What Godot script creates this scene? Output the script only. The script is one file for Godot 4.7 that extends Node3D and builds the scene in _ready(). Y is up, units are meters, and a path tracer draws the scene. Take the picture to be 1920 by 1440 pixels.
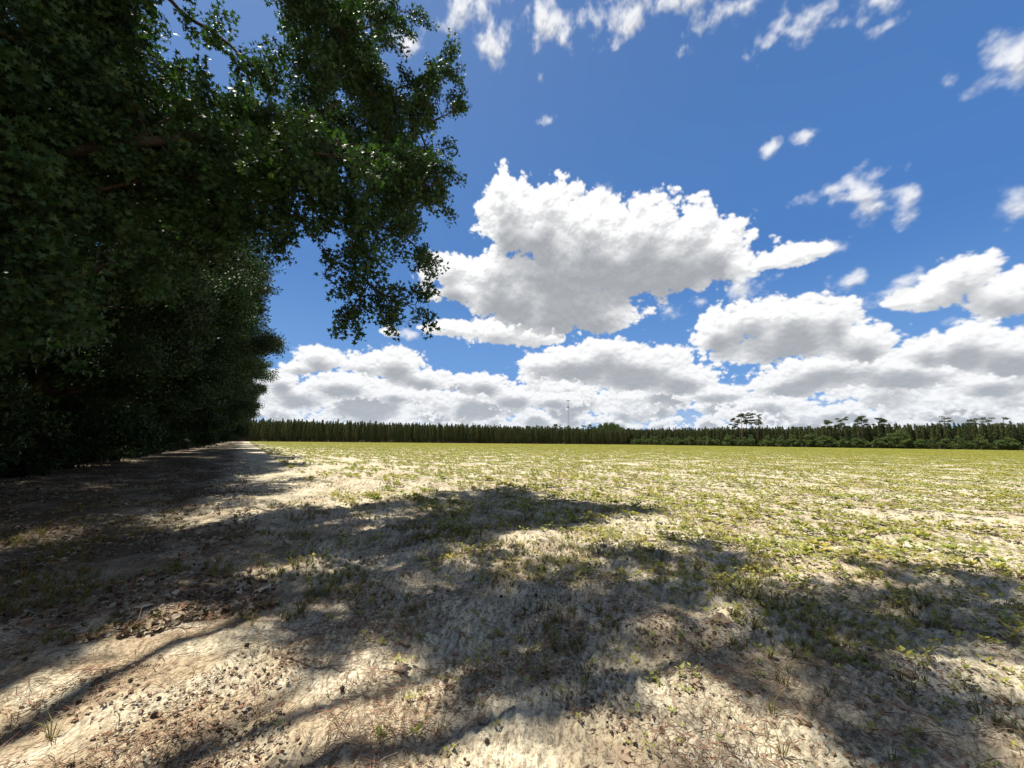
extends Node3D
# A sandy field edge beside a wood, seen from the shade of a sweetgum tree. Metres, y up.

const EYE := 1.6
const ALONG := Vector2(-0.566, -0.824)   # direction of the wood's edge (x, z)
const ACROSS := Vector2(0.824, -0.566)   # from the wood out over the field
# corners of the field's far sides (x, z)
const FAR := [Vector2(-190, -200), Vector2(-150, -215), Vector2(92, -306), Vector2(226, -172), Vector2(330, -60), Vector2(420, 60)]

var rng := RandomNumberGenerator.new()
var n1 := FastNoiseLite.new()
var n2 := FastNoiseLite.new()
var n3 := FastNoiseLite.new()
var names := {}
var M := {}
var G := {}

func _ready():
	rng.seed = 4711
	for n in [[n1, 1], [n2, 2], [n3, 3]]:
		n[0].seed = n[1]
		n[0].noise_type = FastNoiseLite.TYPE_SIMPLEX
		n[0].frequency = 1.0
		n[0].fractal_type = FastNoiseLite.FRACTAL_NONE
	# --- camera, sky, sun, exposure ---
	var cam := Camera3D.new()
	cam.name = "camera"
	cam.position = Vector3(0, EYE, 0)
	cam.rotation_degrees = Vector3(8.5, 0, 0.62)
	cam.fov = 89.92
	cam.near = 0.05
	cam.far = 4000
	add_child(cam)
	var env := Environment.new()
	env.background_mode = Environment.BG_SKY
	env.tonemap_mode = Environment.TONE_MAPPER_LINEAR
	env.tonemap_exposure = 2.2
	env.sdfgi_enabled = true
	env.ssao_enabled = true
	env.ssil_enabled = true
	var pan := PanoramaSkyMaterial.new()
	pan.panorama = ImageTexture.create_from_image(make_sky())
	var sky := Sky.new()
	sky.sky_material = pan
	env.sky = sky
	var we := WorldEnvironment.new()
	we.name = "world_environment"
	we.environment = env
	add_child(we)
	var sun := DirectionalLight3D.new()
	sun.name = "sun"
	sun.light_energy = 1.6
	sun.light_color = Color(1.0, 0.975, 0.93)
	sun.light_angular_distance = 0.53
	sun.shadow_enabled = true
	add_child(sun)
	var az := deg_to_rad(SUN_AZ)
	var el := deg_to_rad(SUN_EL)
	sun.look_at_from_position(Vector3.ZERO, -Vector3(sin(az) * cos(el), sin(el), -cos(az) * cos(el)))
	# --- the place ---
	make_materials()
	make_shapes()
	make_ground()
	make_crop()
	make_far_pines()
	make_far_edge_trees()
	make_tall_pines()
	make_mast()
	make_wood()
	make_sweetgum()
	make_litter()
	make_small_things()

const SUN_AZ := -70.0
const SUN_EL := 68.0

# ------------------------------------------------------------------ helpers
func lin(r: float, g: float, b: float) -> Color:
	return Color(r, g, b).linear_to_srgb()

func at(r: float, s: float) -> Vector2:
	return ACROSS * r + ALONG * s

func numbered(called: String) -> String:
	var k: int = names.get(called, 0)
	names[called] = k + 1
	return called if k == 0 else "%s_%03d" % [called, k]

func tag(o: Node, label: String, category: String, group := "", kind := "") -> void:
	if label: o.set_meta("label", label)
	if category: o.set_meta("category", category)
	if group: o.set_meta("group", group)
	if kind: o.set_meta("kind", kind)

func thing(called: String, where: Vector3, label: String, category: String, group := "") -> Node3D:
	var o := Node3D.new()
	o.name = numbered(called)
	add_child(o)
	o.position = where
	tag(o, label, category, group)
	return o

func part(called: String, mesh: Mesh, mat: Material, parent: Node) -> MeshInstance3D:
	var o := MeshInstance3D.new()
	o.name = called if parent != self else numbered(called)
	o.mesh = mesh
	o.material_override = mat
	parent.add_child(o, true)
	return o

func copies(called: String, mesh: Mesh, mat: Material, where: Array, tint, parent: Node) -> MultiMeshInstance3D:
	var mm := MultiMesh.new()
	mm.transform_format = MultiMesh.TRANSFORM_3D
	mm.use_colors = tint != null
	mm.mesh = mesh
	mm.instance_count = where.size()
	for i in where.size():
		mm.set_instance_transform(i, where[i])
		if tint != null:
			mm.set_instance_color(i, tint[i])
	var o := MultiMeshInstance3D.new()
	o.name = called if parent != self else numbered(called)
	o.multimesh = mm
	o.material_override = mat
	parent.add_child(o, true)
	return o

func tool() -> SurfaceTool:
	var st := SurfaceTool.new()
	st.begin(Mesh.PRIMITIVE_TRIANGLES)
	return st

func tri(st: SurfaceTool, a: Vector3, b: Vector3, c: Vector3) -> void:
	var n := (c - a).cross(b - a).normalized()
	st.set_normal(n); st.add_vertex(a)
	st.set_normal(n); st.add_vertex(b)
	st.set_normal(n); st.add_vertex(c)

func tube(st: SurfaceTool, pts: Array, r0: float, r1: float, sides: int) -> void:
	var k := pts.size()
	var prev := []
	var u := Vector3.ZERO
	for i in k:
		var p: Vector3 = pts[i]
		var d: Vector3 = (pts[mini(i + 1, k - 1)] - pts[maxi(i - 1, 0)]).normalized()
		if u == Vector3.ZERO:
			u = d.cross(Vector3.RIGHT if absf(d.x) < 0.8 else Vector3.UP).normalized()
		u = (u - d * u.dot(d)).normalized()
		var v := d.cross(u)
		var r := lerpf(r0, r1, float(i) / (k - 1))
		var ring := []
		for j in sides:
			var a := TAU * j / sides
			ring.append([p + (u * cos(a) + v * sin(a)) * r, u * cos(a) + v * sin(a)])
		if i > 0:
			for j in sides:
				var j2 := (j + 1) % sides
				for q in [prev[j], ring[j], ring[j2], prev[j], ring[j2], prev[j2]]:
					st.set_normal(q[1])
					st.add_vertex(q[0])
		prev = ring

func smooth_path(pts: Array, step: float) -> Array:
	var c := Curve3D.new()
	c.bake_interval = step
	for i in pts.size():
		var t: Vector3 = (pts[mini(i + 1, pts.size() - 1)] - pts[maxi(i - 1, 0)]) / 6.0
		c.add_point(pts[i], -t, t)
	return Array(c.get_baked_points())

func rnd(a: float, b: float) -> float:
	return rng.randf_range(a, b)

func rdir() -> Vector3:
	var z := rnd(-1, 1)
	var a := rnd(0, TAU)
	return Vector3(cos(a) * sqrt(1 - z * z), z, sin(a) * sqrt(1 - z * z))

func basis_y(d: Vector3, roll: float, s: float) -> Basis:
	var y := d.normalized()
	var x := y.cross(Vector3.FORWARD if absf(y.z) < 0.9 else Vector3.RIGHT).normalized()
	x = x.rotated(y, roll)
	return Basis(x, y, x.cross(y)).scaled_local(Vector3(s, s, s))

func inside_field(p: Vector2) -> bool:
	if p.dot(ACROSS) < 1.6:
		return false
	for i in FAR.size() - 1:
		var a: Vector2 = FAR[i]
		var b: Vector2 = FAR[i + 1]
		if (b - a).cross(p - a) < 4.0:
			return false
	return true

# ------------------------------------------------------------------ sky
# clouds in view, the farthest first: 0 heap or 1 wisp, then lobes as azimuth, elevation, half width, half height in degrees
const CLOUDS := [
	[0, [[36.1, 7.1, 5.26, 1.54], [40.3, 8.6, 7.12, 1.94], [46.2, 7.4, 5.07, 1.87], [51.7, 5.7, 3.12, 1.38], [28.0, 6.5, 5.62, 1.26], [54.7, 6.4, 2.45, 1.66]]],   # bank
	[0, [[-24.1, 7.2, 5.34, 1.74], [-31.2, 7.2, 2.23, 1.49], [-8.8, 8.5, 4.70, 1.41], [-4.4, 8.3, 3.83, 2.06], [0.4, 6.3, 4.78, 1.74], [-29.1, 5.3, 4.26, 1.66], [-17.0, 6.3, 4.38, 1.14], [-34.9, 5.2, 3.22, 1.56], [6.4, 6.0, 4.72, 1.26]]],   # left low
	[0, [[-27.0, 10.7, 3.60, 1.84], [-29.4, 9.2, 2.45, 0.97], [-21.6, 10.2, 3.49, 1.48], [-17.1, 10.7, 4.28, 2.42], [-13.1, 8.8, 5.03, 1.70]]],   # left upper
	[0, [[50.1, 9.5, 3.55, 2.36], [47.8, 9.6, 2.14, 1.50], [52.7, 8.0, 2.70, 2.23], [55.0, 9.1, 1.89, 1.84]]],   # right mid low
	[0, [[9.6, 11.3, 7.83, 3.12], [18.0, 10.2, 8.59, 3.62], [23.9, 8.5, 4.98, 2.18], [4.0, 11.4, 3.62, 1.42], [14.3, 13.4, 4.58, 1.68]]],   # second row
	[0, [[32.3, 15.4, 5.31, 2.79], [37.3, 14.9, 4.82, 2.88], [35.7, 12.0, 7.57, 2.32], [43.2, 11.0, 3.31, 1.97], [28.8, 14.2, 3.28, 2.21], [40.8, 14.2, 2.66, 2.15]]],   # right mid
	[1, [[23.0, 18.3, 2.81, 1.42], [31.6, 19.0, 3.99, 1.44], [26.8, 18.8, 2.65, 1.10]]],   # right mid wisps
	[0, [[50.8, 16.1, 2.69, 2.29], [48.5, 14.9, 2.93, 1.47], [53.3, 13.5, 2.54, 2.19], [55.5, 13.7, 2.42, 2.53], [46.6, 14.9, 1.57, 0.76]]],   # right upper
	[1, [[45.3, 16.2, 2.90, 1.22], [42.6, 17.8, 1.82, 1.49], [46.8, 17.1, 1.65, 0.96], [50.0, 12.0, 1.23, 0.82]]],   # right upper wisps
	[0, [[-9.4, 16.3, 4.62, 1.38], [-2.5, 16.2, 7.16, 2.03], [3.2, 15.5, 5.37, 1.72]]],   # shelf
	[0, [[-0.3, 32.8, 5.67, 4.07], [-1.9, 35.8, 1.91, 1.93], [5.7, 33.8, 5.26, 2.85], [3.2, 29.6, 6.98, 4.18], [11.5, 30.1, 7.37, 4.29], [19.8, 28.8, 6.80, 4.34], [26.0, 27.8, 5.16, 3.51], [29.5, 24.4, 3.82, 3.39], [15.4, 24.9, 14.81, 5.88], [22.9, 23.8, 9.78, 4.50], [7.3, 23.8, 10.32, 4.67], [-9.8, 24.6, 4.93, 2.70], [-3.1, 24.3, 6.87, 3.23], [-8.3, 21.6, 4.92, 1.80], [0.3, 21.0, 8.17, 3.83], [8.1, 19.0, 10.15, 3.68], [13.6, 17.6, 5.13, 1.99], [31.8, 22.0, 1.74, 1.83]]],   # main
	[0, [[37.9, 22.3, 3.38, 1.43], [34.7, 22.2, 1.71, 1.11], [40.0, 22.3, 1.49, 0.69]]],   # puff right
	[1, [[40.8, 22.1, 2.15, 0.92], [32.3, 20.6, 3.59, 2.06]]],   # puff right wisp
	[0, [[-18.1, 15.4, 1.63, 0.97]]],   # small
	[1, [[-32.1, 12.3, 1.75, 0.80], [-15.6, 14.9, 2.12, 0.91], [-7.7, 52.4, 8.70, 2.54], [-4.3, 49.8, 3.12, 2.33], [5.8, 51.7, 5.36, 3.37], [4.5, 48.6, 1.83, 1.95], [21.7, 51.1, 13.69, 1.85], [29.9, 47.5, 4.21, 1.76], [35.5, 47.7, 5.65, 1.02], [42.2, 44.0, 6.76, 2.14], [46.6, 42.4, 4.93, 1.62], [48.7, 39.9, 2.29, 0.70], [56.5, 32.4, 1.69, 2.50], [54.2, 31.7, 2.82, 0.97], [52.2, 33.4, 0.89, 0.99], [54.7, 22.2, 1.34, 2.48], [44.0, 27.0, 4.34, 1.66], [41.8, 28.2, 3.20, 1.06], [45.1, 24.8, 2.41, 1.46], [46.2, 28.1, 1.94, 1.19], [48.2, 24.8, 1.16, 2.47], [40.5, 34.3, 1.34, 0.74], [14.1, 34.4, 3.43, 1.87], [-18.9, 48.2, 3.31, 1.33], [36.3, 34.3, 1.15, 0.94], [5.8, 42.9, 1.77, 0.65], [-24.2, 53.2, 12.66, 2.56], [27.6, 53.0, 24.46, 2.90]]],   # wisps
]
const SKY_W := 4096
const SKY_UP := 1024            # rows above the horizon
const PER_DEG := SKY_W / 360.0
var ink_r := PackedFloat32Array()
var ink_g := PackedFloat32Array()
var ink_b := PackedFloat32Array()
var ink_a := PackedFloat32Array()
var big := FastNoiseLite.new()
var puff := FastNoiseLite.new()
var band := FastNoiseLite.new()

func cloud(lobes: Array, wisp: bool, salt: float, step: int, low := 0.0) -> void:
	# one cloud: outline and billows from noise on its lobes, light from how much cloud lies above each part.
	# low > 0 makes a layer of clouds round the horizon at that elevation instead
	var x0 := 0
	var x1 := SKY_W
	var y0 := 0
	var y1 := SKY_UP
	if low > 0.0:
		y0 = int((90.0 - low * 2.1) * PER_DEG)
	else:
		x0 = 1 << 30
		x1 = -x0
		y0 = SKY_UP
		y1 = 0
		for c in lobes:
			x0 = mini(x0, int(((c[0] - c[2] * 1.5) / 360.0 + 0.5) * SKY_W))
			x1 = maxi(x1, int(((c[0] + c[2] * 1.5) / 360.0 + 0.5) * SKY_W))
			y0 = mini(y0, int((90.0 - c[1] - c[3] * 1.6) * PER_DEG))
			y1 = maxi(y1, int((90.0 - c[1] + c[3] * 1.6) * PER_DEG))
		y0 = clampi(y0, 0, SKY_UP - 1)
		y1 = clampi(y1, 0, SKY_UP)
	var w := x1 - x0
	var h := y1 - y0
	if w <= 0 or h <= 0:
		return
	var base := PackedFloat32Array()
	base.resize(w * h)
	base.fill(-1.0)
	for c in lobes:
		var cx: float = (c[0] / 360.0 + 0.5) * SKY_W - x0
		var cy: float = (90.0 - c[1]) * PER_DEG - y0
		var rx: float = c[2] * PER_DEG
		var ry: float = c[3] * PER_DEG
		for y in range(maxi(0, int(cy - ry * 1.5)), mini(h, int(cy + ry * 1.5) + 1)):
			var dy := (y - cy) / ry
			if not wisp and dy > 0.0:
				dy *= 1.2
			for x in range(maxi(0, int(cx - rx * 1.5)), mini(w, int(cx + rx * 1.5) + 1)):
				var dx := (x - cx) / rx
				var f := 1.0 - sqrt(dx * dx + dy * dy)
				if f < -0.6:
					continue
				var q := y * w + x
				var o := base[q]
				var t := clampf(0.5 + 0.5 * (f - o) / 0.35, 0.0, 1.0)    # smooth union
				base[q] = lerpf(o, f, t) + 0.35 * t * (1.0 - t)
	var D := PackedFloat32Array()
	D.resize(w * h)
	D.fill(-1.0)
	var S := PackedFloat32Array()   # the same without the fine billows, for the shade inside
	S.resize(w * h)
	S.fill(-1.0)
	for y in h:
		var e := 90.0 - (y + y0 + 0.5) / PER_DEG
		var fine := clampf(1.15 * exp(-e / 12.0), 0.0, 1.0)
		var x := 0
		while x < w:
			var near: bool = step == 1 and (low == 0.0 or absf((x + x0) / PER_DEG - 180.0) < 64.0)
			var run := 1 if near else 4
			var a := (x + x0 + 0.5) / PER_DEG - 180.0
			var q := y * w + x
			var b := base[q]
			if low > 0.0:
				b = band.get_noise_2d(a * (2.6 / low) + salt, e * 0.5 + salt) * 1.3 + 0.42 - absf(e - low * 0.92) / (low * 0.55)
			if b > -0.6:
				var p := puff.get_noise_2d(a * 0.8 + salt, e)
				var n := big.get_noise_2d(a + salt, e * 1.25)
				if fine > 0.04:       # lower clouds are farther off, so their billows are smaller
					p = lerpf(p, puff.get_noise_2d(a * 2.2 + 90.0 + salt, e * 2.9), fine)
					n = lerpf(n, big.get_noise_2d(a * 2.4 + 90.0 + salt, e * 3.4), fine)
				p = -(p + 0.56) * 2.0
				var d := 0.0
				if wisp:
					d = b * 0.66 + n * 1.05 + 0.40 * p - 0.04
				else:
					d = minf(b, 0.5 + 0.2 * b) + 0.38 * n + 0.72 * p + 0.10
				var sm := minf(b, 0.9) + 0.24 * n + 0.16 * p
				for j in mini(run, w - x):
					D[q + j] = d
					S[q + j] = sm
			x += run
	for y in h:
		var e := 90.0 - (y + y0 + 0.5) / PER_DEG
		var st := clampf(e * 0.058, 0.16, 1.6) * PER_DEG
		if low > 0.0:
			st = low * 0.075 * PER_DEG
		var x := -1
		var run := 1
		while true:
			x += run
			if x >= w:
				break
			run = 1 if step == 1 and (low == 0.0 or absf((x + x0) / PER_DEG - 180.0) < 66.0) else 4
			var d := D[y * w + x]
			if d <= -0.01:
				continue
			var tau := 0.0
			for i in 5:
				var yy := y - int(st * (0.5 + i * 1.15))
				if yy >= 0:
					tau += maxf(0.0, S[yy * w + x]) * (1.0 - 0.12 * i)
			var rise := 0.0
			for i in 2:
				var reach := maxi(1, int(st * [0.2, 0.7][i]))
				rise += clampf((d - D[maxi(0, y - reach) * w + maxi(0, x - reach / 3)]) * 1.9, -0.35, 0.35)
			var body := 1.0 - smoothstep(0.55, 2.4, tau)
			if wisp:
				body = maxf(body, 0.78)
			var lit := clampf(0.28 + 0.64 * body + 0.36 * rise * (0.15 + 0.85 * body), 0.24, 1.0)
			var c := Color(0.36, 0.38, 0.41).lerp(Color(0.98, 0.98, 0.98), (lit - 0.24) / 0.76)
			c = c.lerp(Color(0.60, 0.68, 0.80), 0.5 * exp(-e / 5.0))
			var t := smoothstep(-0.01, 0.2, d) if not wisp else 0.88 * smoothstep(0.0, 0.95, d)
			for j in mini(run, w - x):
				var q := (y + y0) * SKY_W + posmod(x + x0 + j, SKY_W)
				ink_r[q] = lerpf(ink_r[q], c.r, t)
				ink_g[q] = lerpf(ink_g[q], c.g, t)
				ink_b[q] = lerpf(ink_b[q], c.b, t)
				ink_a[q] = ink_a[q] * (1.0 - t)

func make_sky() -> Image:
	var W := SKY_W
	ink_r.resize(W * SKY_UP)
	ink_g.resize(W * SKY_UP)
	ink_b.resize(W * SKY_UP)
	ink_a.resize(W * SKY_UP)
	ink_a.fill(1.0)               # share of clear air still seen
	big.seed = 5
	big.noise_type = FastNoiseLite.TYPE_SIMPLEX_SMOOTH
	big.fractal_octaves = 6
	big.fractal_gain = 0.54
	big.frequency = 0.16
	puff.seed = 9
	puff.noise_type = FastNoiseLite.TYPE_CELLULAR
	puff.cellular_return_type = FastNoiseLite.RETURN_DISTANCE
	puff.fractal_type = FastNoiseLite.FRACTAL_FBM
	puff.fractal_octaves = 4
	puff.fractal_gain = 0.6
	puff.frequency = 0.42
	band.seed = 21
	band.noise_type = FastNoiseLite.TYPE_SIMPLEX_SMOOTH
	band.fractal_octaves = 3
	band.frequency = 0.16
	for k in 5:                   # layers towards the horizon
		cloud([], false, 31.0 * k, 1, [1.4, 2.3, 3.6, 5.2, 7.0][k])
	var r := RandomNumberGenerator.new()
	r.seed = 77
	for i in 46:                  # outside the picture the sky goes on in the same way
		var a := r.randf_range(72, 288)
		var e := 6.0 + 30.0 * pow(r.randf(), 1.6)
		var w := 2.5 + e * 0.22
		var lobes := []
		for j in 6:
			lobes.append([a + r.randf_range(-1.6, 1.6) * w, e + r.randf_range(-0.4, 0.5) * w * 0.6, w * r.randf_range(0.5, 1.1) / maxf(0.3, cos(deg_to_rad(e))), w * r.randf_range(0.3, 0.6)])
		cloud(lobes, false, 17.0 * i, 4)
	for i in 26:
		var a := r.randf_range(0, 360)
		var e := r.randf_range(60, 82) if i < 14 else r.randf_range(35, 60)
		if e < 60 and (a < 72 or a > 288):
			continue
		var lobes := []
		for j in 4:
			lobes.append([a + r.randf_range(-6, 6), e + r.randf_range(-2.5, 2.5), r.randf_range(2, 5) / cos(deg_to_rad(e)), r.randf_range(1.5, 4)])
		cloud(lobes, true, 13.0 * i, 4)
	for i in CLOUDS.size():
		cloud(CLOUDS[i][1], CLOUDS[i][0] == 1, 11.0 * i, 1)
	var px := PackedByteArray()
	px.resize(W * SKY_UP * 2 * 3)
	px.fill(130)
	var az := deg_to_rad(SUN_AZ)
	var el := deg_to_rad(SUN_EL)
	var to_sun := Vector3(sin(az) * cos(el), sin(el), -cos(az) * cos(el))
	for y in SKY_UP:
		var e := 90.0 - (y + 0.5) / PER_DEG
		var t := 1.0 - e / 90.0
		# clear air, linear
		var air := Color(0.044, 0.142, 0.40).lerp(Color(0.068, 0.205, 0.53), smoothstep(0.35, 0.80, t))
		air = air.lerp(Color(0.15, 0.335, 0.69), smoothstep(0.72, 0.92, t))
		air = air.lerp(Color(0.42, 0.57, 0.79), smoothstep(0.90, 1.0, t))
		var er := deg_to_rad(e)
		var x := 0
		while x < W:
			var a := (x + 0.5) / PER_DEG - 180.0
			var q := y * W + x
			var ar := deg_to_rad(a)
			var glow := exp(-acos(clampf(to_sun.dot(Vector3(sin(ar) * cos(er), sin(er), -cos(ar) * cos(er))), -1, 1)) / 0.42)
			var clear := ink_a[q]
			var c := (air + Color(0.30, 0.34, 0.36) * glow) * clear + Color(ink_r[q], ink_g[q], ink_b[q])
			c *= SKY_LEVEL
			var o := Color(minf(c.r, 1), minf(c.g, 1), minf(c.b, 1)).linear_to_srgb()
			var step := 1 if absf(a) < 64.0 and e < 57.0 else 4
			for n in step:
				var w := (y * W + (x + n + W / 2) % W) * 3   # the picture's middle column looks along +z
				px[w] = int(o.r8)
				px[w + 1] = int(o.g8)
				px[w + 2] = int(o.b8)
			x += step
	return Image.create_from_data(W, SKY_UP * 2, false, Image.FORMAT_RGB8, px)
const SKY_LEVEL := 0.475

# ------------------------------------------------------------------ materials
func mat(c: Color, rough := 0.9, spec := 0.3) -> StandardMaterial3D:
	var m := StandardMaterial3D.new()
	m.albedo_color = c
	m.roughness = rough
	m.metallic_specular = spec
	return m

func noise_tex(seed_: int, freq: float, oct: int, ramp: Array, kind := FastNoiseLite.TYPE_SIMPLEX_SMOOTH) -> NoiseTexture2D:
	var n := FastNoiseLite.new()
	n.seed = seed_
	n.noise_type = kind
	n.frequency = freq
	n.fractal_octaves = oct
	n.fractal_gain = 0.62
	var t := NoiseTexture2D.new()
	t.width = 1024
	t.height = 1024
	t.seamless = true
	t.noise = n
	if ramp:
		var g := Gradient.new()
		g.offsets = PackedFloat32Array(ramp[0])
		g.colors = PackedColorArray(ramp[1])
		t.color_ramp = g
	return t

func leafy(called: String, c: Color, glow: Color, rough := 0.5) -> StandardMaterial3D:
	# shape colours run from 0 to 1 around a mean of one half, so the base colour is doubled here
	var m := mat(c if c == Color.WHITE else (c.srgb_to_linear() * 2.0).linear_to_srgb(), rough, 0.28)
	m.resource_name = called
	m.backlight_enabled = true
	m.backlight = glow
	m.vertex_color_use_as_albedo = true
	m.cull_mode = BaseMaterial3D.CULL_DISABLED
	return m

func make_materials():
	var soil := mat(Color.WHITE, 0.95, 0.2)
	soil.resource_name = "sandy soil"
	soil.vertex_color_use_as_albedo = true
	soil.albedo_texture = noise_tex(31, 0.03, 6, [[0.0, 0.30, 0.42, 0.6, 1.0], [Color(0.42, 0.38, 0.34), Color(0.72, 0.69, 0.65), Color(0.93, 0.92, 0.90), Color(1, 1, 1), Color(1, 1, 1)]])
	soil.heightmap_enabled = true
	soil.heightmap_texture = noise_tex(32, 0.022, 6, [])
	soil.heightmap_scale = 2.2
	soil.uv1_triplanar = true
	soil.uv1_world_triplanar = true
	soil.uv1_scale = Vector3(0.83, 0.83, 0.83)
	M.soil = soil
	M.leaf = leafy("sweetgum leaf", lin(0.032, 0.066, 0.026), Color(0.72, 0.82, 0.42), 0.48)
	M.wood_leaf = leafy("woodland leaf", lin(0.021, 0.044, 0.018), Color(0.58, 0.66, 0.34))
	M.crop = leafy("crop leaf", lin(0.230, 0.250, 0.070), Color(0.72, 0.80, 0.40), 0.6)
	M.grass = leafy("grass blade", lin(0.10, 0.125, 0.035), Color(0.6, 0.66, 0.35), 0.6)
	M.needles = leafy("pine needles", lin(0.075, 0.098, 0.040), Color(0.5, 0.55, 0.35), 0.6)
	M.dull_needles = leafy("yellowish pine needles", lin(0.105, 0.112, 0.045), Color(0.5, 0.55, 0.35), 0.6)
	M.far_leaf = leafy("edge tree leaf", lin(0.070, 0.105, 0.034), Color(0.62, 0.68, 0.36), 0.55)
	M.litter = leafy("dead leaf", Color.WHITE, Color(0.45, 0.40, 0.32), 0.8)
	var bark := mat(lin(0.11, 0.085, 0.065), 0.9, 0.2)
	bark.resource_name = "bark"
	bark.albedo_texture = noise_tex(33, 0.02, 5, [[0.0, 0.5, 1.0], [Color(0.5, 0.47, 0.45), Color(0.85, 0.83, 0.8), Color(1, 1, 1)]])
	bark.heightmap_enabled = true
	bark.heightmap_texture = noise_tex(34, 0.02, 4, [])
	bark.heightmap_scale = 3.0
	bark.uv1_triplanar = true
	bark.uv1_scale = Vector3(1.6, 0.5, 1.6)
	M.bark = bark
	M.pine_bark = mat(lin(0.13, 0.095, 0.07), 0.95, 0.2)
	var stick := mat(lin(0.30, 0.25, 0.19), 0.85, 0.25)
	stick.resource_name = "weathered twig"
	stick.albedo_texture = bark.albedo_texture
	stick.uv1_triplanar = true
	stick.uv1_scale = Vector3(9, 9, 9)
	M.stick = stick
	M.steel = mat(lin(0.32, 0.32, 0.33), 0.6, 0.5)
	M.ball = mat(lin(0.045, 0.032, 0.022), 0.9, 0.2)
	var clod := mat(Color.WHITE, 0.95, 0.2)
	clod.resource_name = "soil clod"
	clod.vertex_color_use_as_albedo = true
	clod.albedo_texture = soil.albedo_texture
	clod.uv1_triplanar = true
	clod.uv1_scale = Vector3(4, 4, 4)
	M.clod = clod
	var plain := clod.duplicate()
	plain.albedo_color = lin(0.26, 0.20, 0.14)
	M.clod_plain = plain

# ------------------------------------------------------------------ shared shapes
func add_leaf(st: SurfaceTool, o: Vector3, along: Vector3, face: Vector3, size: float, tint: Color) -> void:
	# five-pointed leaf, folded a little along its middle
	var x := along.cross(face).normalized()
	var z := x.cross(along).normalized()
	st.set_color(0.5 * tint)
	var rim := []
	var ang := [-128.0, -100.0, -74.0, -50.0, -26.0, 0.0, 26.0, 50.0, 74.0, 100.0, 128.0]
	var rad := [0.30, 0.40, 0.82, 0.48, 0.98, 0.52, 0.98, 0.48, 0.82, 0.40, 0.30]
	rad[5] = 1.12
	ang[4] = -32.0; ang[6] = 32.0
	rad[4] = 0.50; rad[3] = 0.95; rad[2] = 0.45; rad[1] = 0.72
	rad[6] = 0.50; rad[7] = 0.95; rad[8] = 0.45; rad[9] = 0.72
	for i in 11:
		var a := deg_to_rad(ang[i])
		var p: Vector3 = (along * cos(a) + x * sin(a)) * rad[i] * size * 0.6
		p += z * (absf(sin(a)) * rad[i] * size * 0.16 - 0.05 * size * rad[i])
		rim.append(o + p)
	for i in 10:
		tri(st, o, rim[i], rim[i + 1])

func spray(seed_: int, leaves: int, length: float, size: float, dull: float) -> ArrayMesh:
	# a twig along +y with leaves around it
	rng.seed = seed_
	var st := tool()
	st.set_color(0.5 * Color(1.6, 0.75, 0.6))
	tube(st, [Vector3.ZERO, Vector3(0.02, length * 0.5, 0.01), Vector3(0, length, 0.03)], 0.006, 0.003, 3)
	for i in leaves:
		var t := (i + rnd(0.2, 0.8)) / leaves
		var a := i * 2.4 + rnd(-0.4, 0.4)
		var out := Vector3(cos(a), rnd(-0.1, 0.7), sin(a)).normalized()
		var o := Vector3(0, length * (0.12 + 0.9 * t), 0) + out * rnd(0.05, 0.11) * (length / 0.35)
		var face := (Vector3.UP * 0.5 + rdir() * 0.9).normalized()
		var g := rnd(0.72, 1.25)
		var tint := Color(g, g, g)
		if rng.randf() < 0.12:
			tint = Color(g * 1.7, g * 1.35, g * 0.9)
		if rng.randf() < dull:
			tint = Color(g * 2.2, g * 0.95, g * 0.8)
		add_leaf(st, o, (out + rdir() * 0.5).normalized(), face, size * rnd(0.7, 1.15), tint)
	return st.commit()

func add_blade(st: SurfaceTool, o: Vector3, tip: Vector3, w: float) -> void:
	# pointed oval leaf of two folded halves
	var d := tip - o
	var x := d.cross(Vector3.UP).normalized() * w
	var m := o + d * 0.5 - Vector3(0, w * 0.35, 0)
	tri(st, o, o + d * 0.45 + x, tip)
	tri(st, o, tip, o + d * 0.45 - x)

func plant(st: SurfaceTool, o: Vector3, h: float, leaves: int) -> void:
	var g := rnd(0.75, 1.2)
	st.set_color(0.5 * Color(g * 1.05, g, g * 0.8))
	tube(st, [o, o + Vector3(rnd(-0.01, 0.01), h * 0.55, rnd(-0.01, 0.01))], 0.0025, 0.0018, 3)
	for i in leaves:
		var a := i * 2.4 + rnd(-0.5, 0.5)
		var b := o + Vector3(0, h * rnd(0.35, 0.6), 0)
		var out := Vector3(cos(a), 0, sin(a))
		g = rnd(0.7, 1.25)
		st.set_color(0.5 * Color(g * rnd(0.9, 1.25), g, g * 0.9))
		var q := b + out * h * rnd(0.22, 0.4) + Vector3(0, h * rnd(0.05, 0.4), 0)
		add_blade(st, b + out * h * 0.12, q + out * h * 0.3, h * rnd(0.17, 0.25))

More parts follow.
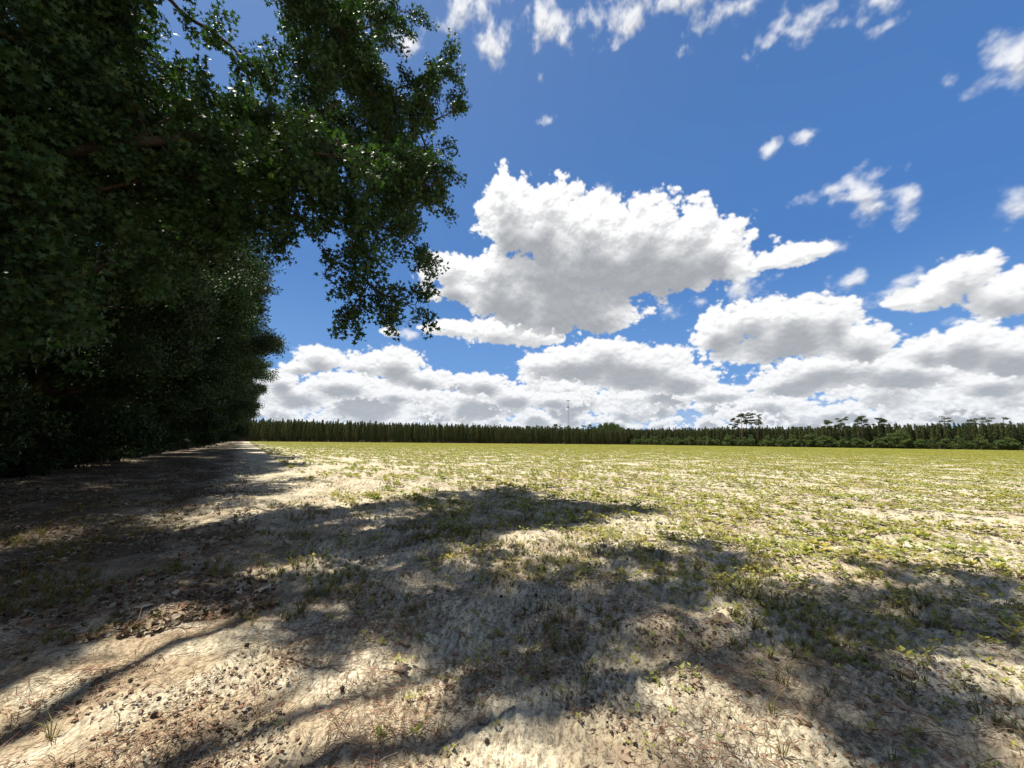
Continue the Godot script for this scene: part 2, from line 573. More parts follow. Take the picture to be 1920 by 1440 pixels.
func pine_shape(seed_: int, h: float, low: float, wide: float) -> Array:
	rng.seed = seed_
	var wood := tool()
	var lean := Vector3(rnd(-0.15, 0.15), 0, rnd(-0.15, 0.15))
	tube(wood, [Vector3(0, -0.3, 0), Vector3(0, h * 0.5, 0) + lean, Vector3(0, h * 0.98, 0) + lean], 0.13, 0.02, 5)
	var st := tool()
	var y := h * low
	while y < h:
		var t := (y - h * low) / (h * (1.0 - low))
		var reach := wide * (1.0 - t) * (0.55 + 0.45 * sin(minf(1.0, t * 4.0) * PI * 0.5)) + 0.18
		var arms := 5 if t < 0.85 else 3
		var a0 := rnd(0, TAU)
		for i in arms:
			var a := a0 + TAU * i / arms + rnd(-0.3, 0.3)
			var l := reach * rnd(0.6, 1.15)
			var out := Vector3(cos(a), rnd(0.1, 0.55), sin(a)).normalized()
			var o := Vector3(0, y, 0) + lean * (y / h)
			tube(wood, [o, o + out * l * 0.8], 0.025, 0.008, 3)
			var k := 2 + int(l * 2.2)
			for j in k:
				var c := o + out * l * lerpf(0.3, 1.0, float(j) / maxf(1, k - 1))
				var g := rnd(0.7, 1.35)
				st.set_color(0.5 * Color(g, g, g * 0.95))
				for m in 7:
					var d := (out * 0.7 + rdir()).normalized() * rnd(0.28, 0.5)
					var x := d.cross(rdir()).normalized() * rnd(0.05, 0.09)
					tri(st, c - x, c + x, c + d)
		y += rnd(0.32, 0.5) * (1.0 - 0.35 * t)
	for m in 10:
		tri(st, Vector3(-0.04, h * 0.96, 0) + lean, Vector3(0.04, h * 0.96, 0) + lean, Vector3(rnd(-0.25, 0.25), h * rnd(0.98, 1.05), rnd(-0.25, 0.25)) + lean)
	return [wood.commit(), st.commit()]

func bushy_shape(seed_: int, h: float, wide: float, leaf: float, lumps: int, per: int) -> Array:
	# broadleaf tree clothed to the ground: stem with limbs, crown of leaf faces gathered in lumps
	rng.seed = seed_
	var wood := tool()
	tube(wood, [Vector3(0, -0.3, 0), Vector3(rnd(-0.2, 0.2), h * 0.35, 0), Vector3(rnd(-0.3, 0.3), h * 0.75, rnd(-0.3, 0.3))], 0.035 * h, 0.008 * h, 6)
	var st := tool()
	for i in lumps:
		var d := rdir()
		d.y = d.y * 0.5 + 0.45
		var edge := wide * (0.72 + 0.34 * n1.get_noise_3d(d.x * 1.7 + seed_, d.y * 1.7, d.z * 1.7))
		var f := pow(rng.randf(), 0.35)
		var c := Vector3(d.x * edge * f, h * clampf(0.04 + d.y * rnd(0.75, 1.05), 0.05, 0.98), d.z * edge * f)
		var round := sin(clampf(c.y / h, 0.12, 0.97) * PI * 0.92 + 0.15)
		c.x *= 0.45 + 0.62 * round
		c.z *= 0.45 + 0.62 * round
		var size := rnd(0.10, 0.17) * h
		tube(wood, [Vector3(0, c.y * 0.5, 0), c * Vector3(0.6, 0.85, 0.6), c], 0.008 * h, 0.003 * h, 3)
		var tone := rnd(0.7, 1.3)
		for j in per:
			var e := rdir()
			var p := c + e * Vector3(size, size * 0.62, size) * pow(rng.randf(), 0.4)
			p.y = maxf(p.y, 0.05)
			var g := tone * rnd(0.7, 1.3)
			st.set_color(0.5 * Color(g * rnd(0.9, 1.2), g, g * 0.9))
			var u := (e + rdir()).normalized() * leaf * rnd(0.6, 1.2)
			var v := u.cross((Vector3.UP + rdir()).normalized()).normalized() * leaf * rnd(0.35, 0.6)
			tri(st, p - u, p + v, p + u)
			tri(st, p - u, p + u, p - v)
	return [wood.commit(), st.commit()]

func make_shapes():
	G.sprays = []
	for i in 4:
		G.sprays.append(spray(100 + i, 13, 0.38, 0.145, 0.01))
	G.wood_sprays = []
	for i in 3:
		G.wood_sprays.append(spray(120 + i, 26, 0.75, 0.16, 0.004))
	rng.seed = 140
	G.strips = []
	for i in 6:
		var st := tool()
		var n: int = [18, 16, 15, 13, 12, 17][i]
		for j in n:
			plant(st, Vector3(rnd(-0.5, 0.5) * absf(rnd(-0.8, 0.8)), -0.01, (j + rnd(0, 1)) / n * 1.1 - 0.55), rnd(0.09, 0.17), 8)
		G.strips.append(st.commit())
	G.seedlings = []
	for i in 6:
		var st := tool()
		plant(st, Vector3(0, -0.01, 0), rnd(0.07, 0.13), [3, 4, 5, 6, 4, 8][i])
		G.seedlings.append(st.commit())
	G.pines = [pine_shape(201, 12.0, 0.16, 1.35), pine_shape(202, 11.4, 0.22, 1.25), pine_shape(203, 12.6, 0.12, 1.45), pine_shape(204, 12.0, 0.26, 1.15)]
	G.edge = [bushy_shape(301, 6.0, 3.0, 0.20, 46, 70), bushy_shape(302, 5.5, 3.3, 0.18, 48, 70), bushy_shape(303, 7.0, 3.2, 0.22, 52, 70), bushy_shape(304, 10.0, 5.6, 0.24, 90, 80)]
	G.shrub = [bushy_shape(311, 2.6, 1.7, 0.085, 46, 60), bushy_shape(312, 3.2, 1.9, 0.09, 50, 60)]

# ------------------------------------------------------------------ ground
func gh(x: float, z: float) -> float:
	var d := sqrt(x * x + z * z)
	var h := n1.get_noise_2d(x * 0.22, z * 0.22) * 0.05
	if d < 45.0:
		var p := Vector2(x, z)
		var r := p.dot(ACROSS)
		var fade := smoothstep(45.0, 20.0, d)
		h += fade * (n2.get_noise_2d(x * 0.9, z * 0.9) * 0.032 + n3.get_noise_2d(x * 2.6, z * 2.6) * 0.016)
		h += fade * 0.012 * sin(r / 0.80 * TAU) * smoothstep(1.0, 4.0, r)
		# wheel ruts of the track under the trees
		h -= fade * 0.045 * (exp(-pow((r + 1.3) / 0.28, 2)) + exp(-pow((r + 3.1) / 0.28, 2)))
		if d < 16.0:
			var b := absf(n1.get_noise_2d(x * 6.5, z * 6.5))
			h += smoothstep(16.0, 8.0, d) * (0.3 + 0.7 * smoothstep(-0.6, 1.4, r)) * (0.030 * (0.35 - b) + 0.011 * n2.get_noise_2d(x * 17.0, z * 17.0))
	return h

func litter_shade_share(r: float, x: float, z: float) -> float:
	# how much of the ground is leaf mould and litter, also darkened for tree shade: most under the trees, in patches on the sand
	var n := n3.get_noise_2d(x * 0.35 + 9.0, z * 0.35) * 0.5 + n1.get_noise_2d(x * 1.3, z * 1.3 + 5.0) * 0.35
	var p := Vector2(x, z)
	# leaf mould and crumbs below the sweetgum's limbs, tinted dark to deepen its shade
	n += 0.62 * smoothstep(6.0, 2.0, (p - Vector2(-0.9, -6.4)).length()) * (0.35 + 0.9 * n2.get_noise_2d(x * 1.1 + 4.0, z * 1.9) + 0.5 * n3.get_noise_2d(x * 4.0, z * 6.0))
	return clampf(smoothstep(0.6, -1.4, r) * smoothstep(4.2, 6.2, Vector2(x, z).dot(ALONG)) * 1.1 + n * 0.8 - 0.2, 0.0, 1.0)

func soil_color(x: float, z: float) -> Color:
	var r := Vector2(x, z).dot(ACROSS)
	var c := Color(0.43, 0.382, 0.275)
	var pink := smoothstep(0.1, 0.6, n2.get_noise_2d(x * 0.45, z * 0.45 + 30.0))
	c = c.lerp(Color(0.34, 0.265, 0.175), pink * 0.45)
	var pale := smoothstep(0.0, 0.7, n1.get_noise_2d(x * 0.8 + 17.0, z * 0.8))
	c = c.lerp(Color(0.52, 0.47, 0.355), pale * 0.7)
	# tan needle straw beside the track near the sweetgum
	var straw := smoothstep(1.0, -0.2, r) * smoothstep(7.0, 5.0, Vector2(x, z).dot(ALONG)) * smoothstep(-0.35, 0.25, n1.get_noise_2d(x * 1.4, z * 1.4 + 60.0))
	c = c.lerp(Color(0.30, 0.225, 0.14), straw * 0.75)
	c = c.lerp(Color(0.055, 0.040, 0.028), litter_shade_share(r, x, z) * 0.9)  # litter colour, taken near black to carry the deep tree shade as well
	if r > 60.0 or z < -150.0:
		var p := Vector2(x, z)
		for i in FAR.size() - 1:   # needle litter under the far pines
			var e: Vector2 = FAR[i + 1] - FAR[i]
			if e.cross(p - FAR[i]) < 0.0:
				c = Color(0.085, 0.058, 0.036)
	if x * x + z * z < 400.0:
		var k := n3.get_noise_2d(x * 9.0, z * 9.0) * 0.5 + n2.get_noise_2d(x * 28.0, z * 28.0) * 0.5
		c = c.lerp(Color(0.16, 0.12, 0.08), smoothstep(0.18, 0.6, k) * 0.7)
	return c

func make_ground():
	var radii := []
	var r := 0.3
	while r < 60.0:
		radii.append(r)
		r *= 1.0148
	while r < 2600.0:
		radii.append(r)
		r *= 1.07
	var angles := []
	var a := -68.0
	while a < 68.0:
		angles.append(a)
		a += 0.24
	while a < 292.0:
		angles.append(a)
		a += 4.0
	var na := angles.size()
	var pos := PackedVector3Array()
	var col := PackedColorArray()
	for i in radii.size():
		for j in na:
			var t := deg_to_rad(angles[j])
			var x: float = sin(t) * radii[i]
			var z: float = -cos(t) * radii[i]
			pos.append(Vector3(x, gh(x, z), z))
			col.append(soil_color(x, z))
	var mid := pos.size()
	pos.append(Vector3(0, gh(0, 0), 0))
	col.append(soil_color(0, 0))
	var idx := PackedInt32Array()
	for j in na:
		idx.append_array([mid, j, (j + 1) % na])
	for i in radii.size() - 1:
		for j in na:
			var j2 := (j + 1) % na
			var p := i * na + j
			var q := i * na + j2
			idx.append_array([p, p + na, q + na, p, q + na, q])
	var nor := PackedVector3Array()
	nor.resize(pos.size())
	for k in range(0, idx.size(), 3):
		var u := pos[idx[k]]
		var n := (pos[idx[k + 2]] - u).cross(pos[idx[k + 1]] - u)
		if n.y < 0.0:
			n = -n
			var s := idx[k + 1]
			idx[k + 1] = idx[k + 2]
			idx[k + 2] = s
		for m in 3:
			nor[idx[k + m]] += n
	for k in nor.size():
		nor[k] = nor[k].normalized()
	var arr := []
	arr.resize(Mesh.ARRAY_MAX)
	arr[Mesh.ARRAY_VERTEX] = pos
	arr[Mesh.ARRAY_NORMAL] = nor
	arr[Mesh.ARRAY_COLOR] = col
	arr[Mesh.ARRAY_INDEX] = idx
	var mesh := ArrayMesh.new()
	mesh.add_surface_from_arrays(Mesh.PRIMITIVE_TRIANGLES, arr)
	var o := part("ground", mesh, M.soil, self)
	tag(o, "pale sandy soil of the field and track", "ground", "", "structure")

# ------------------------------------------------------------------ crop
func make_crop():
	rng.seed = 500
	var lists := [[], [], [], [], [], []]
	var tints := [[], [], [], [], [], []]
	var turn := atan2(ALONG.x, ALONG.y)
	for row in 600:
		var r := 2.4 + row * 0.80
		var s := -120.0
		while s < 330.0:
			s += 1.0
			var p := at(r, s + rnd(-0.4, 0.4))
			if p.y > 2.0 or not inside_field(p):
				continue
			var d := p.length()
			if absf(atan2(p.x, -p.y)) > 1.15 or d < 7.0:
				continue
			var cover := 0.98 + 0.3 * n1.get_noise_2d(p.x * 0.09, p.y * 0.09) + 0.12 * n2.get_noise_2d(p.x * 0.4, p.y * 0.4)
			cover *= smoothstep(0.0, 14.0, r) * 0.55 + 0.45
			if rng.randf() > cover:
				continue
			var k := rng.randi() % 6
			var sc := rnd(0.8, 1.25)
			var b := Basis(Vector3.UP, turn + (PI if rng.randf() < 0.5 else 0.0)).scaled_local(Vector3(sc, sc * rnd(0.85, 1.2), 1.0))
			lists[k].append(Transform3D(b, Vector3(p.x, gh(p.x, p.y), p.y)))
			var g := rnd(0.85, 1.15)
			tints[k].append(Color(g * rnd(0.95, 1.2), g, g))
	var root := Node3D.new()
	root.name = numbered("crop")
	add_child(root)
	tag(root, "rows of low green crop plants filling the field", "crop", "", "stuff")
	for k in 6:
		copies("crop_rows", G.strips[k], M.crop, lists[k], tints[k], root)

# ------------------------------------------------------------------ far trees
func pine_tree(k: int, where: Vector3, s: float, label: String, group: String) -> Node3D:
	var o := thing("pine_tree", where, label, "tree", group)
	part("trunk", G.pines[k][0], M.pine_bark, o)
	part("crown", G.pines[k][1], M.needles if k % 2 == 0 else M.dull_needles, o)
	o.rotation.y = rnd(0, TAU)
	o.scale = Vector3(s, s, s)
	return o

func edge_spot(side: int, t: float, back: float) -> Vector2:
	var a: Vector2 = FAR[side]
	var b: Vector2 = FAR[side + 1]
	var d := (b - a).normalized()
	return a.lerp(b, t) + Vector2(d.y, -d.x) * back

func make_far_pines():
	rng.seed = 600
	var sides := [[1, 186, 0.0, "pine in the front of the dense plantation across the field", "plantation pines"], [2, 70, 6.0, "pine rising behind the leafy edge trees on the far side", "pines behind the edge trees"], [3, 34, 6.0, "pine of the dark stand beyond the field on the far right", "pines of the far right stand"]]
	for q in sides:
		for i in q[1]:
			var t: float = (i + rnd(0.1, 0.9)) / q[1]
			var p := edge_spot(q[0], t, q[2] + rnd(0.0, 2.6))
			pine_tree(rng.randi() % 4, Vector3(p.x, gh(p.x, p.y), p.y), rnd(0.78, 1.1), q[3], q[4])
	var lists := [[], [], [], []]
	for side in 5:
		var l: float = (FAR[side + 1] - FAR[side]).length()
		var back := 3.5
		while back < 46.0:
			var m := int(l / 1.9)
			for i in m:
				var p := edge_spot(side, (i + rnd(0, 1)) / m, back + rnd(-0.8, 0.8) + (6.0 if side > 1 else 0.0))
				var s := rnd(0.84, 1.1)
				lists[rng.randi() % 4].append(Transform3D(Basis(Vector3.UP, rnd(0, TAU)).scaled_local(Vector3(s, s, s)), Vector3(p.x, gh(p.x, p.y), p.y)))
			back += 3.4
	var root := Node3D.new()
	root.name = numbered("pine_forest")
	add_child(root)
	tag(root, "dense mass of pines behind the front trees across the field", "forest", "", "stuff")
	for i in 420:   # the corner where the two sides meet
		var a := rnd(-0.35, 0.75)
		var p: Vector2 = FAR[2] + Vector2(sin(a), -cos(a)) * rnd(6.0, 60.0)
		var s := rnd(0.84, 1.1)
		lists[i % 4].append(Transform3D(Basis(Vector3.UP, rnd(0, TAU)).scaled_local(Vector3(s, s, s)), Vector3(p.x, gh(p.x, p.y), p.y)))
	var under := [[], []]
	for side in 5:
		var l: float = (FAR[side + 1] - FAR[side]).length()
		for i in int(l * 1.5):
			var p := edge_spot(side, rng.randf(), rnd(5.0, 40.0))
			var s := rnd(0.6, 1.3)
			under[i % 2].append(Transform3D(Basis(Vector3.UP, rnd(0, TAU)).scaled_local(Vector3(s, s, s)), Vector3(p.x, gh(p.x, p.y), p.y)))
	for k in 2:
		copies("undergrowth", G.shrub[k][1], M.far_leaf, under[k], null, root)
	for k in 4:
		copies("trunks", G.pines[k][0], M.pine_bark, lists[k], null, root)
		copies("crowns", G.pines[k][1], M.needles if k % 2 == 0 else M.dull_needles, lists[k], null, root)

func bushy(called: String, shape: Array, where: Vector3, s: Vector3, label: String, cat: String, group: String, leaf: Material) -> Node3D:
	var o := thing(called, where, label, cat, group)
	part("trunk", shape[0], M.bark, o)
	part("crown", shape[1], leaf, o)
	o.rotation.y = rnd(0, TAU)
	o.scale = s
	return o

func make_far_edge_trees():
	rng.seed = 640
	for i in 46:
		var t := (i + rnd(0.2, 0.8)) / 46.0
		var p := edge_spot(2, t, rnd(0.5, 4.0))
		var s := rnd(0.75, 1.2)
		bushy("edge_tree", G.edge[rng.randi() % 3], Vector3(p.x, gh(p.x, p.y), p.y), Vector3(s, s * rnd(0.85, 1.15), s), "leafy broadleaf tree in the row fronting the far pines", "tree", "broadleaf edge trees", M.far_leaf)
	for i in 16:
		var p := edge_spot(3, (i + rnd(0.2, 0.8)) / 16.0, rnd(0.5, 4.0))
		var s := rnd(0.8, 1.3)
		bushy("edge_tree", G.edge[rng.randi() % 3], Vector3(p.x, gh(p.x, p.y), p.y), Vector3(s, s, s), "broadleaf tree in the dark row at far right", "tree", "dark broadleaf trees at far right", M.far_leaf)
	var big := edge_spot(2, 0.80, 1.0)
	bushy("edge_tree", G.edge[3], Vector3(big.x, gh(big.x, big.y), big.y), Vector3(1, 1, 1), "largest rounded broadleaf tree of the far edge row", "tree", "", M.far_leaf)
	for i in 16:
		var p := edge_spot(1, rnd(0.02, 0.5), rnd(-3.0, -1.0))
		var s := rnd(0.35, 0.7)
		bushy("field_shrub", G.shrub[rng.randi() % 2], Vector3(p.x, gh(p.x, p.y), p.y), Vector3(s, s * 0.8, s), "low shrub at the foot of the plantation pines", "shrub", "shrubs before the plantation", M.far_leaf)
	# grove whose tops show above the pines beside the mast
	for i in 13:
		var t := i / 12.0
		var x := lerpf(84.0, 128.0, t)
		var h := 0.72 + 0.62 * sin(pow(t, 0.8) * PI * 0.93)
		bushy("grove_tree", G.edge[3], Vector3(x, 0, -418 + rnd(-8, 8)), Vector3(h * 1.05, h * 1.72, h * 1.05), "dark rounded tree of the distant grove beside the mast", "tree", "distant grove trees", M.far_leaf)

func tall_pine(where: Vector3, h: float, lean: float, label: String, group: String, seed_: int, full: float):
	rng.seed = seed_
	var o := thing("tall_pine", where, label, "tree", group)
	var wood := tool()
	var st := tool()
	var top := Vector3(lean, h, rnd(-0.5, 0.5))
	tube(wood, [Vector3(0, -0.3, 0), Vector3(lean * 0.3, h * 0.5, 0), top], 0.28, 0.08, 6)
	for i in int(9 + 8 * full):
		var t := rnd(0.66, 1.0)
		var o2 := Vector3(lean * t * t, h * t, 0)
		var a := rnd(0, TAU)
		var l := rnd(1.0, 3.4) * (1.25 - t * 0.6) * (0.7 + 0.4 * full)
		var c := o2 + Vector3(cos(a) * l, rnd(0.2, 1.0), sin(a) * l)
		tube(wood, [o2, o2.lerp(c, 0.6) - Vector3(0, 0.1, 0), c], 0.07, 0.03, 4)
		for j in int(70 * (0.5 + full)):
			var p := c + rdir() * Vector3(1.15, 0.5, 1.15) * pow(rng.randf(), 0.5)
			var g := rnd(0.6, 1.1)
			st.set_color(0.5 * Color(g, g, g))
			for m in 2:
				var d := rdir() * rnd(0.3, 0.55)
				var x := d.cross(rdir()).normalized() * 0.1
				tri(st, p - x, p + x, p + d)
	part("trunk", wood.commit(), M.pine_bark, o)
	part("crown", st.commit(), M.needles, o)

func make_tall_pines():
	var spots := [[30.0, 300, 18.0, 0.0, 0.9], [30.75, 296, 22.0, 0.4, 1.0], [31.3, 304, 20.5, 0.0, 1.0], [31.9, 300, 22.0, -0.5, 1.1], [32.5, 298, 20.0, 1.0, 0.8],
		[39.4, 290, 14.8, -1.0, 0.9], [40.5, 292, 16.6, 0.5, 0.9], [42.2, 288, 17.2, 0.3, 1.0], [43.5, 292, 15.8, 1.2, 1.0],
		[48.2, 296, 16.6, 1.6, 0.2], [50.0, 298, 15.2, 0.8, 0.4], [51.1, 298, 15.9, -0.8, 0.3], [51.8, 300, 15.2, 0.9, 0.35],
		[4.3, 385, 16.8, 0.0, 0.8], [5.2, 388, 17.2, 0.0, 0.7], [6.6, 384, 18.2, 0.0, 1.0], [7.3, 386, 17.6, 0.0, 0.8], [8.3, 384, 17.0, 0.0, 0.5], [10.6, 388, 17.8, 0.0, 0.6], [11.5, 386, 18.2, 0.0, 0.8]]
	var said := ["leftmost and shortest of the tall pines clustered above the far treeline", "second tall pine of the close cluster above the far treeline", "middle tall pine of the close cluster above the far treeline", "fourth tall pine of the close cluster above the far treeline", "rightmost tall pine of the close cluster above the far treeline",
		"first of four spreading pines above the big rounded edge tree", "second of four spreading pines above the big rounded edge tree", "third and tallest of four spreading pines above the edge trees", "fourth of four spreading pines above the edge trees",
		"thin leaning pine standing alone above the dark right stand", "sparse pine above the dark stand, right of the leaning one", "ragged pine above the dark stand, second from the right", "sparse pine farthest right above the dark stand"]
	for i in spots.size():
		var q = spots[i]
		var a := deg_to_rad(q[0])
		var label: String = said[i] if i < said.size() else "distant tall pine showing above the plantation near the mast"
		tall_pine(Vector3(sin(a) * q[1], 0, -cos(a) * q[1]), q[2], q[3], label, "tall pines by the mast" if i >= said.size() else "tall pines above the treeline", 700 + i, q[4])

func make_mast():
	var h := 66.0
	var o := thing("radio_mast", Vector3(87.2, 0, -593.6), "slender steel lattice mast rising above the distant trees", "mast")
	var st := tool()
	var w := 0.62
	for i in 3:
		var a := TAU * i / 3.0
		var b := TAU * (i + 1) / 3.0
		var p := Vector3(cos(a), 0, sin(a)) * w
		var q := Vector3(cos(b), 0, sin(b)) * w
		tube(st, [p, p + Vector3(0, h, 0)], 0.10, 0.10, 5)
		var y := 0.0
		while y < h - 1.5:
			tube(st, [p + Vector3(0, y, 0), q + Vector3(0, y + 1.5, 0)], 0.04, 0.04, 3)
			tube(st, [p + Vector3(0, y, 0), q + Vector3(0, y, 0)], 0.035, 0.035, 3)
			y += 1.5
	part("lattice", st.commit(), M.steel, o)
	for k in 2:
		var y: float = [h - 1.0, h - 11.0][k]
		var pl := tool()
		for i in 12:
			var a := TAU * i / 12.0
			var p := Vector3(cos(a) * [2.6, 1.5][k], y - 1.0, sin(a) * [2.6, 1.5][k])
			tube(pl, [p, p + Vector3(0, 2.2, 0)], 0.18, 0.18, 5)
			tube(pl, [Vector3(0, y, 0), Vector3(p.x, y, p.z)], 0.06, 0.06, 3)
		part("antenna_array", pl.commit(), M.steel, o)
	var rod := tool()
	tube(rod, [Vector3(0, h, 0), Vector3(0, h + 3.0, 0)], 0.06, 0.03, 4)
	part("lightning_rod", rod.commit(), M.steel, o)

# ------------------------------------------------------------------ wood on the left
const ORDINAL := ["first", "second", "third", "fourth", "fifth", "sixth", "seventh", "eighth", "ninth", "tenth", "eleventh", "twelfth", "thirteenth", "fourteenth", "fifteenth"]

func wood_tree_parts(seed_: int, h: float, wide: float, reach: float) -> Array:
	# trunk with limbs and a crown of leafy boughs; +x is the side that leans out over the field
	rng.seed = seed_
	var wood := tool()
	var top := Vector3(reach * 0.25, h * 0.86, rnd(-0.6, 0.6))
	tube(wood, smooth_path([Vector3(0, -0.3, 0), Vector3(0.1, h * 0.3, 0.1), Vector3(reach * 0.12, h * 0.6, 0), top], 0.6), 0.34, 0.07, 9)
	var where := []
	var tint := []
	for i in 96:
		var d := rdir()
		var lump := 0.80 + 0.30 * n2.get_noise_3d(d.x * 1.9 + seed_, d.y * 1.9, d.z * 1.9)
		var f := pow(rng.randf(), 0.28) * lump
		var y := h * (0.50 + 0.47 * d.y * f) + 0.6
		var c := Vector3(reach + d.x * wide * f, y, d.z * wide * 0.95 * f)
		# low boughs sweep down nearly to the ground on the field side
		if y < h * 0.35:
			c.x = minf(c.x, reach + wide * 0.62)
		c.y = maxf(c.y, 0.8)
		if i % 2 == 0:
			var s := Vector3(reach * 0.12, clampf(c.y - rnd(0.5, 2.5), h * 0.12, h * 0.8), 0)
			tube(wood, smooth_path([s, s.lerp(c, 0.55) + Vector3(0, 0.5, 0), c], 0.8), 0.09, 0.02, 5)
		var out := Vector3(d.x, d.y * 0.4 - 0.1, d.z).normalized()
		var tone := rnd(0.72, 1.3)
		var big := rnd(0.75, 1.15)
		for j in 64:
			var e := rdir()
			var p := c + e * Vector3(1.3, 0.6, 1.3) * big * pow(rng.randf(), 0.45) - Vector3(0, 0.25, 0) * e.length_squared()
			where.append(Transform3D(basis_y(out + rdir() * 0.9, rnd(0, TAU), rnd(0.75, 1.15)), p))
			var g := tone * rnd(0.8, 1.2)
			var w := rnd(0.92, 1.12)
			tint.append(Color(g * w, g, g * 0.9))
	return [wood.commit(), where, tint]

func make_wood():
	var kinds := []
	for i in 3:
		var q := wood_tree_parts(800 + i, [17.5, 19.0, 16.5][i], [5.6, 6.0, 5.4][i], [2.9, 3.2, 2.8][i])
		kinds.append(q)
	var protos := []
	for i in 3:
		protos.append(null)
	rng.seed = 820
	# along the edge: distance along, trunk's setback from the camera's line, size
	var spots := [[14.0, -10.6, 0.86], [20.5, -8.6, 0.92], [27.5, -8.4, 1.02], [35.0, -7.6, 1.04], [43.0, -7.4, 1.05], [52.0, -7.0, 1.06], [62.0, -7.0, 1.0], [73.0, -6.8, 0.98], [86.0, -6.6, 1.0], [100.0, -6.6, 0.96], [116.0, -6.6, 0.98], [134.0, -6.6, 0.95], [154.0, -6.4, 0.95], [176.0, -6.4, 0.9], [200.0, -6.0, 0.9]]
	var turn := -atan2(ACROSS.y, ACROSS.x)
	for i in spots.size():
		var q = spots[i]
		var p := at(q[1], q[0])
		var k := i % 3
		var label := "%s broadleaf tree of the wood's edge, counting away from the overhanging sweetgum" % ORDINAL[i]
		var o: Node3D
		if protos[k] == null:
			o = thing("woodland_tree", Vector3.ZERO, label, "tree", "trees of the woodland edge")
			part("trunk", kinds[k][0], M.bark, o)
			copies("crown", G.wood_sprays[k], M.wood_leaf, kinds[k][1], kinds[k][2], o).set_meta("kind", "stuff")
			protos[k] = o
		else:
			o = protos[k].duplicate()
			o.name = numbered("woodland_tree")
			add_child(o)
			o.set_meta("label", label)
		o.position = Vector3(p.x, gh(p.x, p.y), p.y)
		o.rotation.y = turn + rnd(-0.5, 0.5)
		o.scale = Vector3(q[2], q[2] * rnd(0.94, 1.06), q[2])
	# the wood behind the front trees reads as one dark mass
	var mass := Node3D.new()
	mass.name = numbered("woodland_interior")
	add_child(mass)
	tag(mass, "dark interior of the wood behind its front trees", "wood", "", "stuff")
	var lists := [[], [], []]
	for i in 44:
		var s := -14.0 + i * 4.6 + rnd(-1, 1)
		var p := at(-13.5 - (i % 3) * 3.4 + rnd(-1, 1) - 4.0 * smoothstep(14.0, 2.0, s), s)
		var sc := rnd(0.85, 1.1)
		lists[i % 3].append(Transform3D(Basis(Vector3.UP, rnd(0, TAU)).scaled_local(Vector3(sc, sc, sc)), Vector3(p.x, gh(p.x, p.y), p.y)))
	var low := []
	for i in 150:
		var p := at(rnd(-22.0, -10.0), -6.0 + i * 0.9)
		var sc := rnd(0.8, 1.5)
		low.append(Transform3D(Basis(Vector3.UP, rnd(0, TAU)).scaled_local(Vector3(sc, sc, sc)), Vector3(p.x, gh(p.x, p.y), p.y)))
	copies("undergrowth", G.shrub[0][1], M.wood_leaf, low, null, mass)
	for k in 3:
		var leaves := []
		var tint := []
		for t in lists[k]:
			for j in range(0, kinds[k][1].size(), 2):
				leaves.append(t * kinds[k][1][j])
				tint.append(kinds[k][2][j])
		copies("trunks", kinds[k][0], M.bark, lists[k], null, mass)
		copies("crowns", G.wood_sprays[(k + 1) % 3], M.wood_leaf, leaves, tint, mass)
	# shrubs along the foot
	for i in 84:
		var j := i % 52
		var s := 5.0 + j * 1.9 + j * j * 0.024 + rnd(-0.6, 0.6)
		var p := at(-7.7 + rnd(-0.7, 0.5) - 3.4 * (i / 52), s)
		var sc := rnd(0.7, 1.25)
		bushy("woodland_shrub", G.shrub[i % 2], Vector3(p.x, gh(p.x, p.y), p.y), Vector3(sc, sc, sc), "leafy shrub in deep shade at the foot of the wood", "shrub", "shrubs at the foot of the wood", M.wood_leaf)

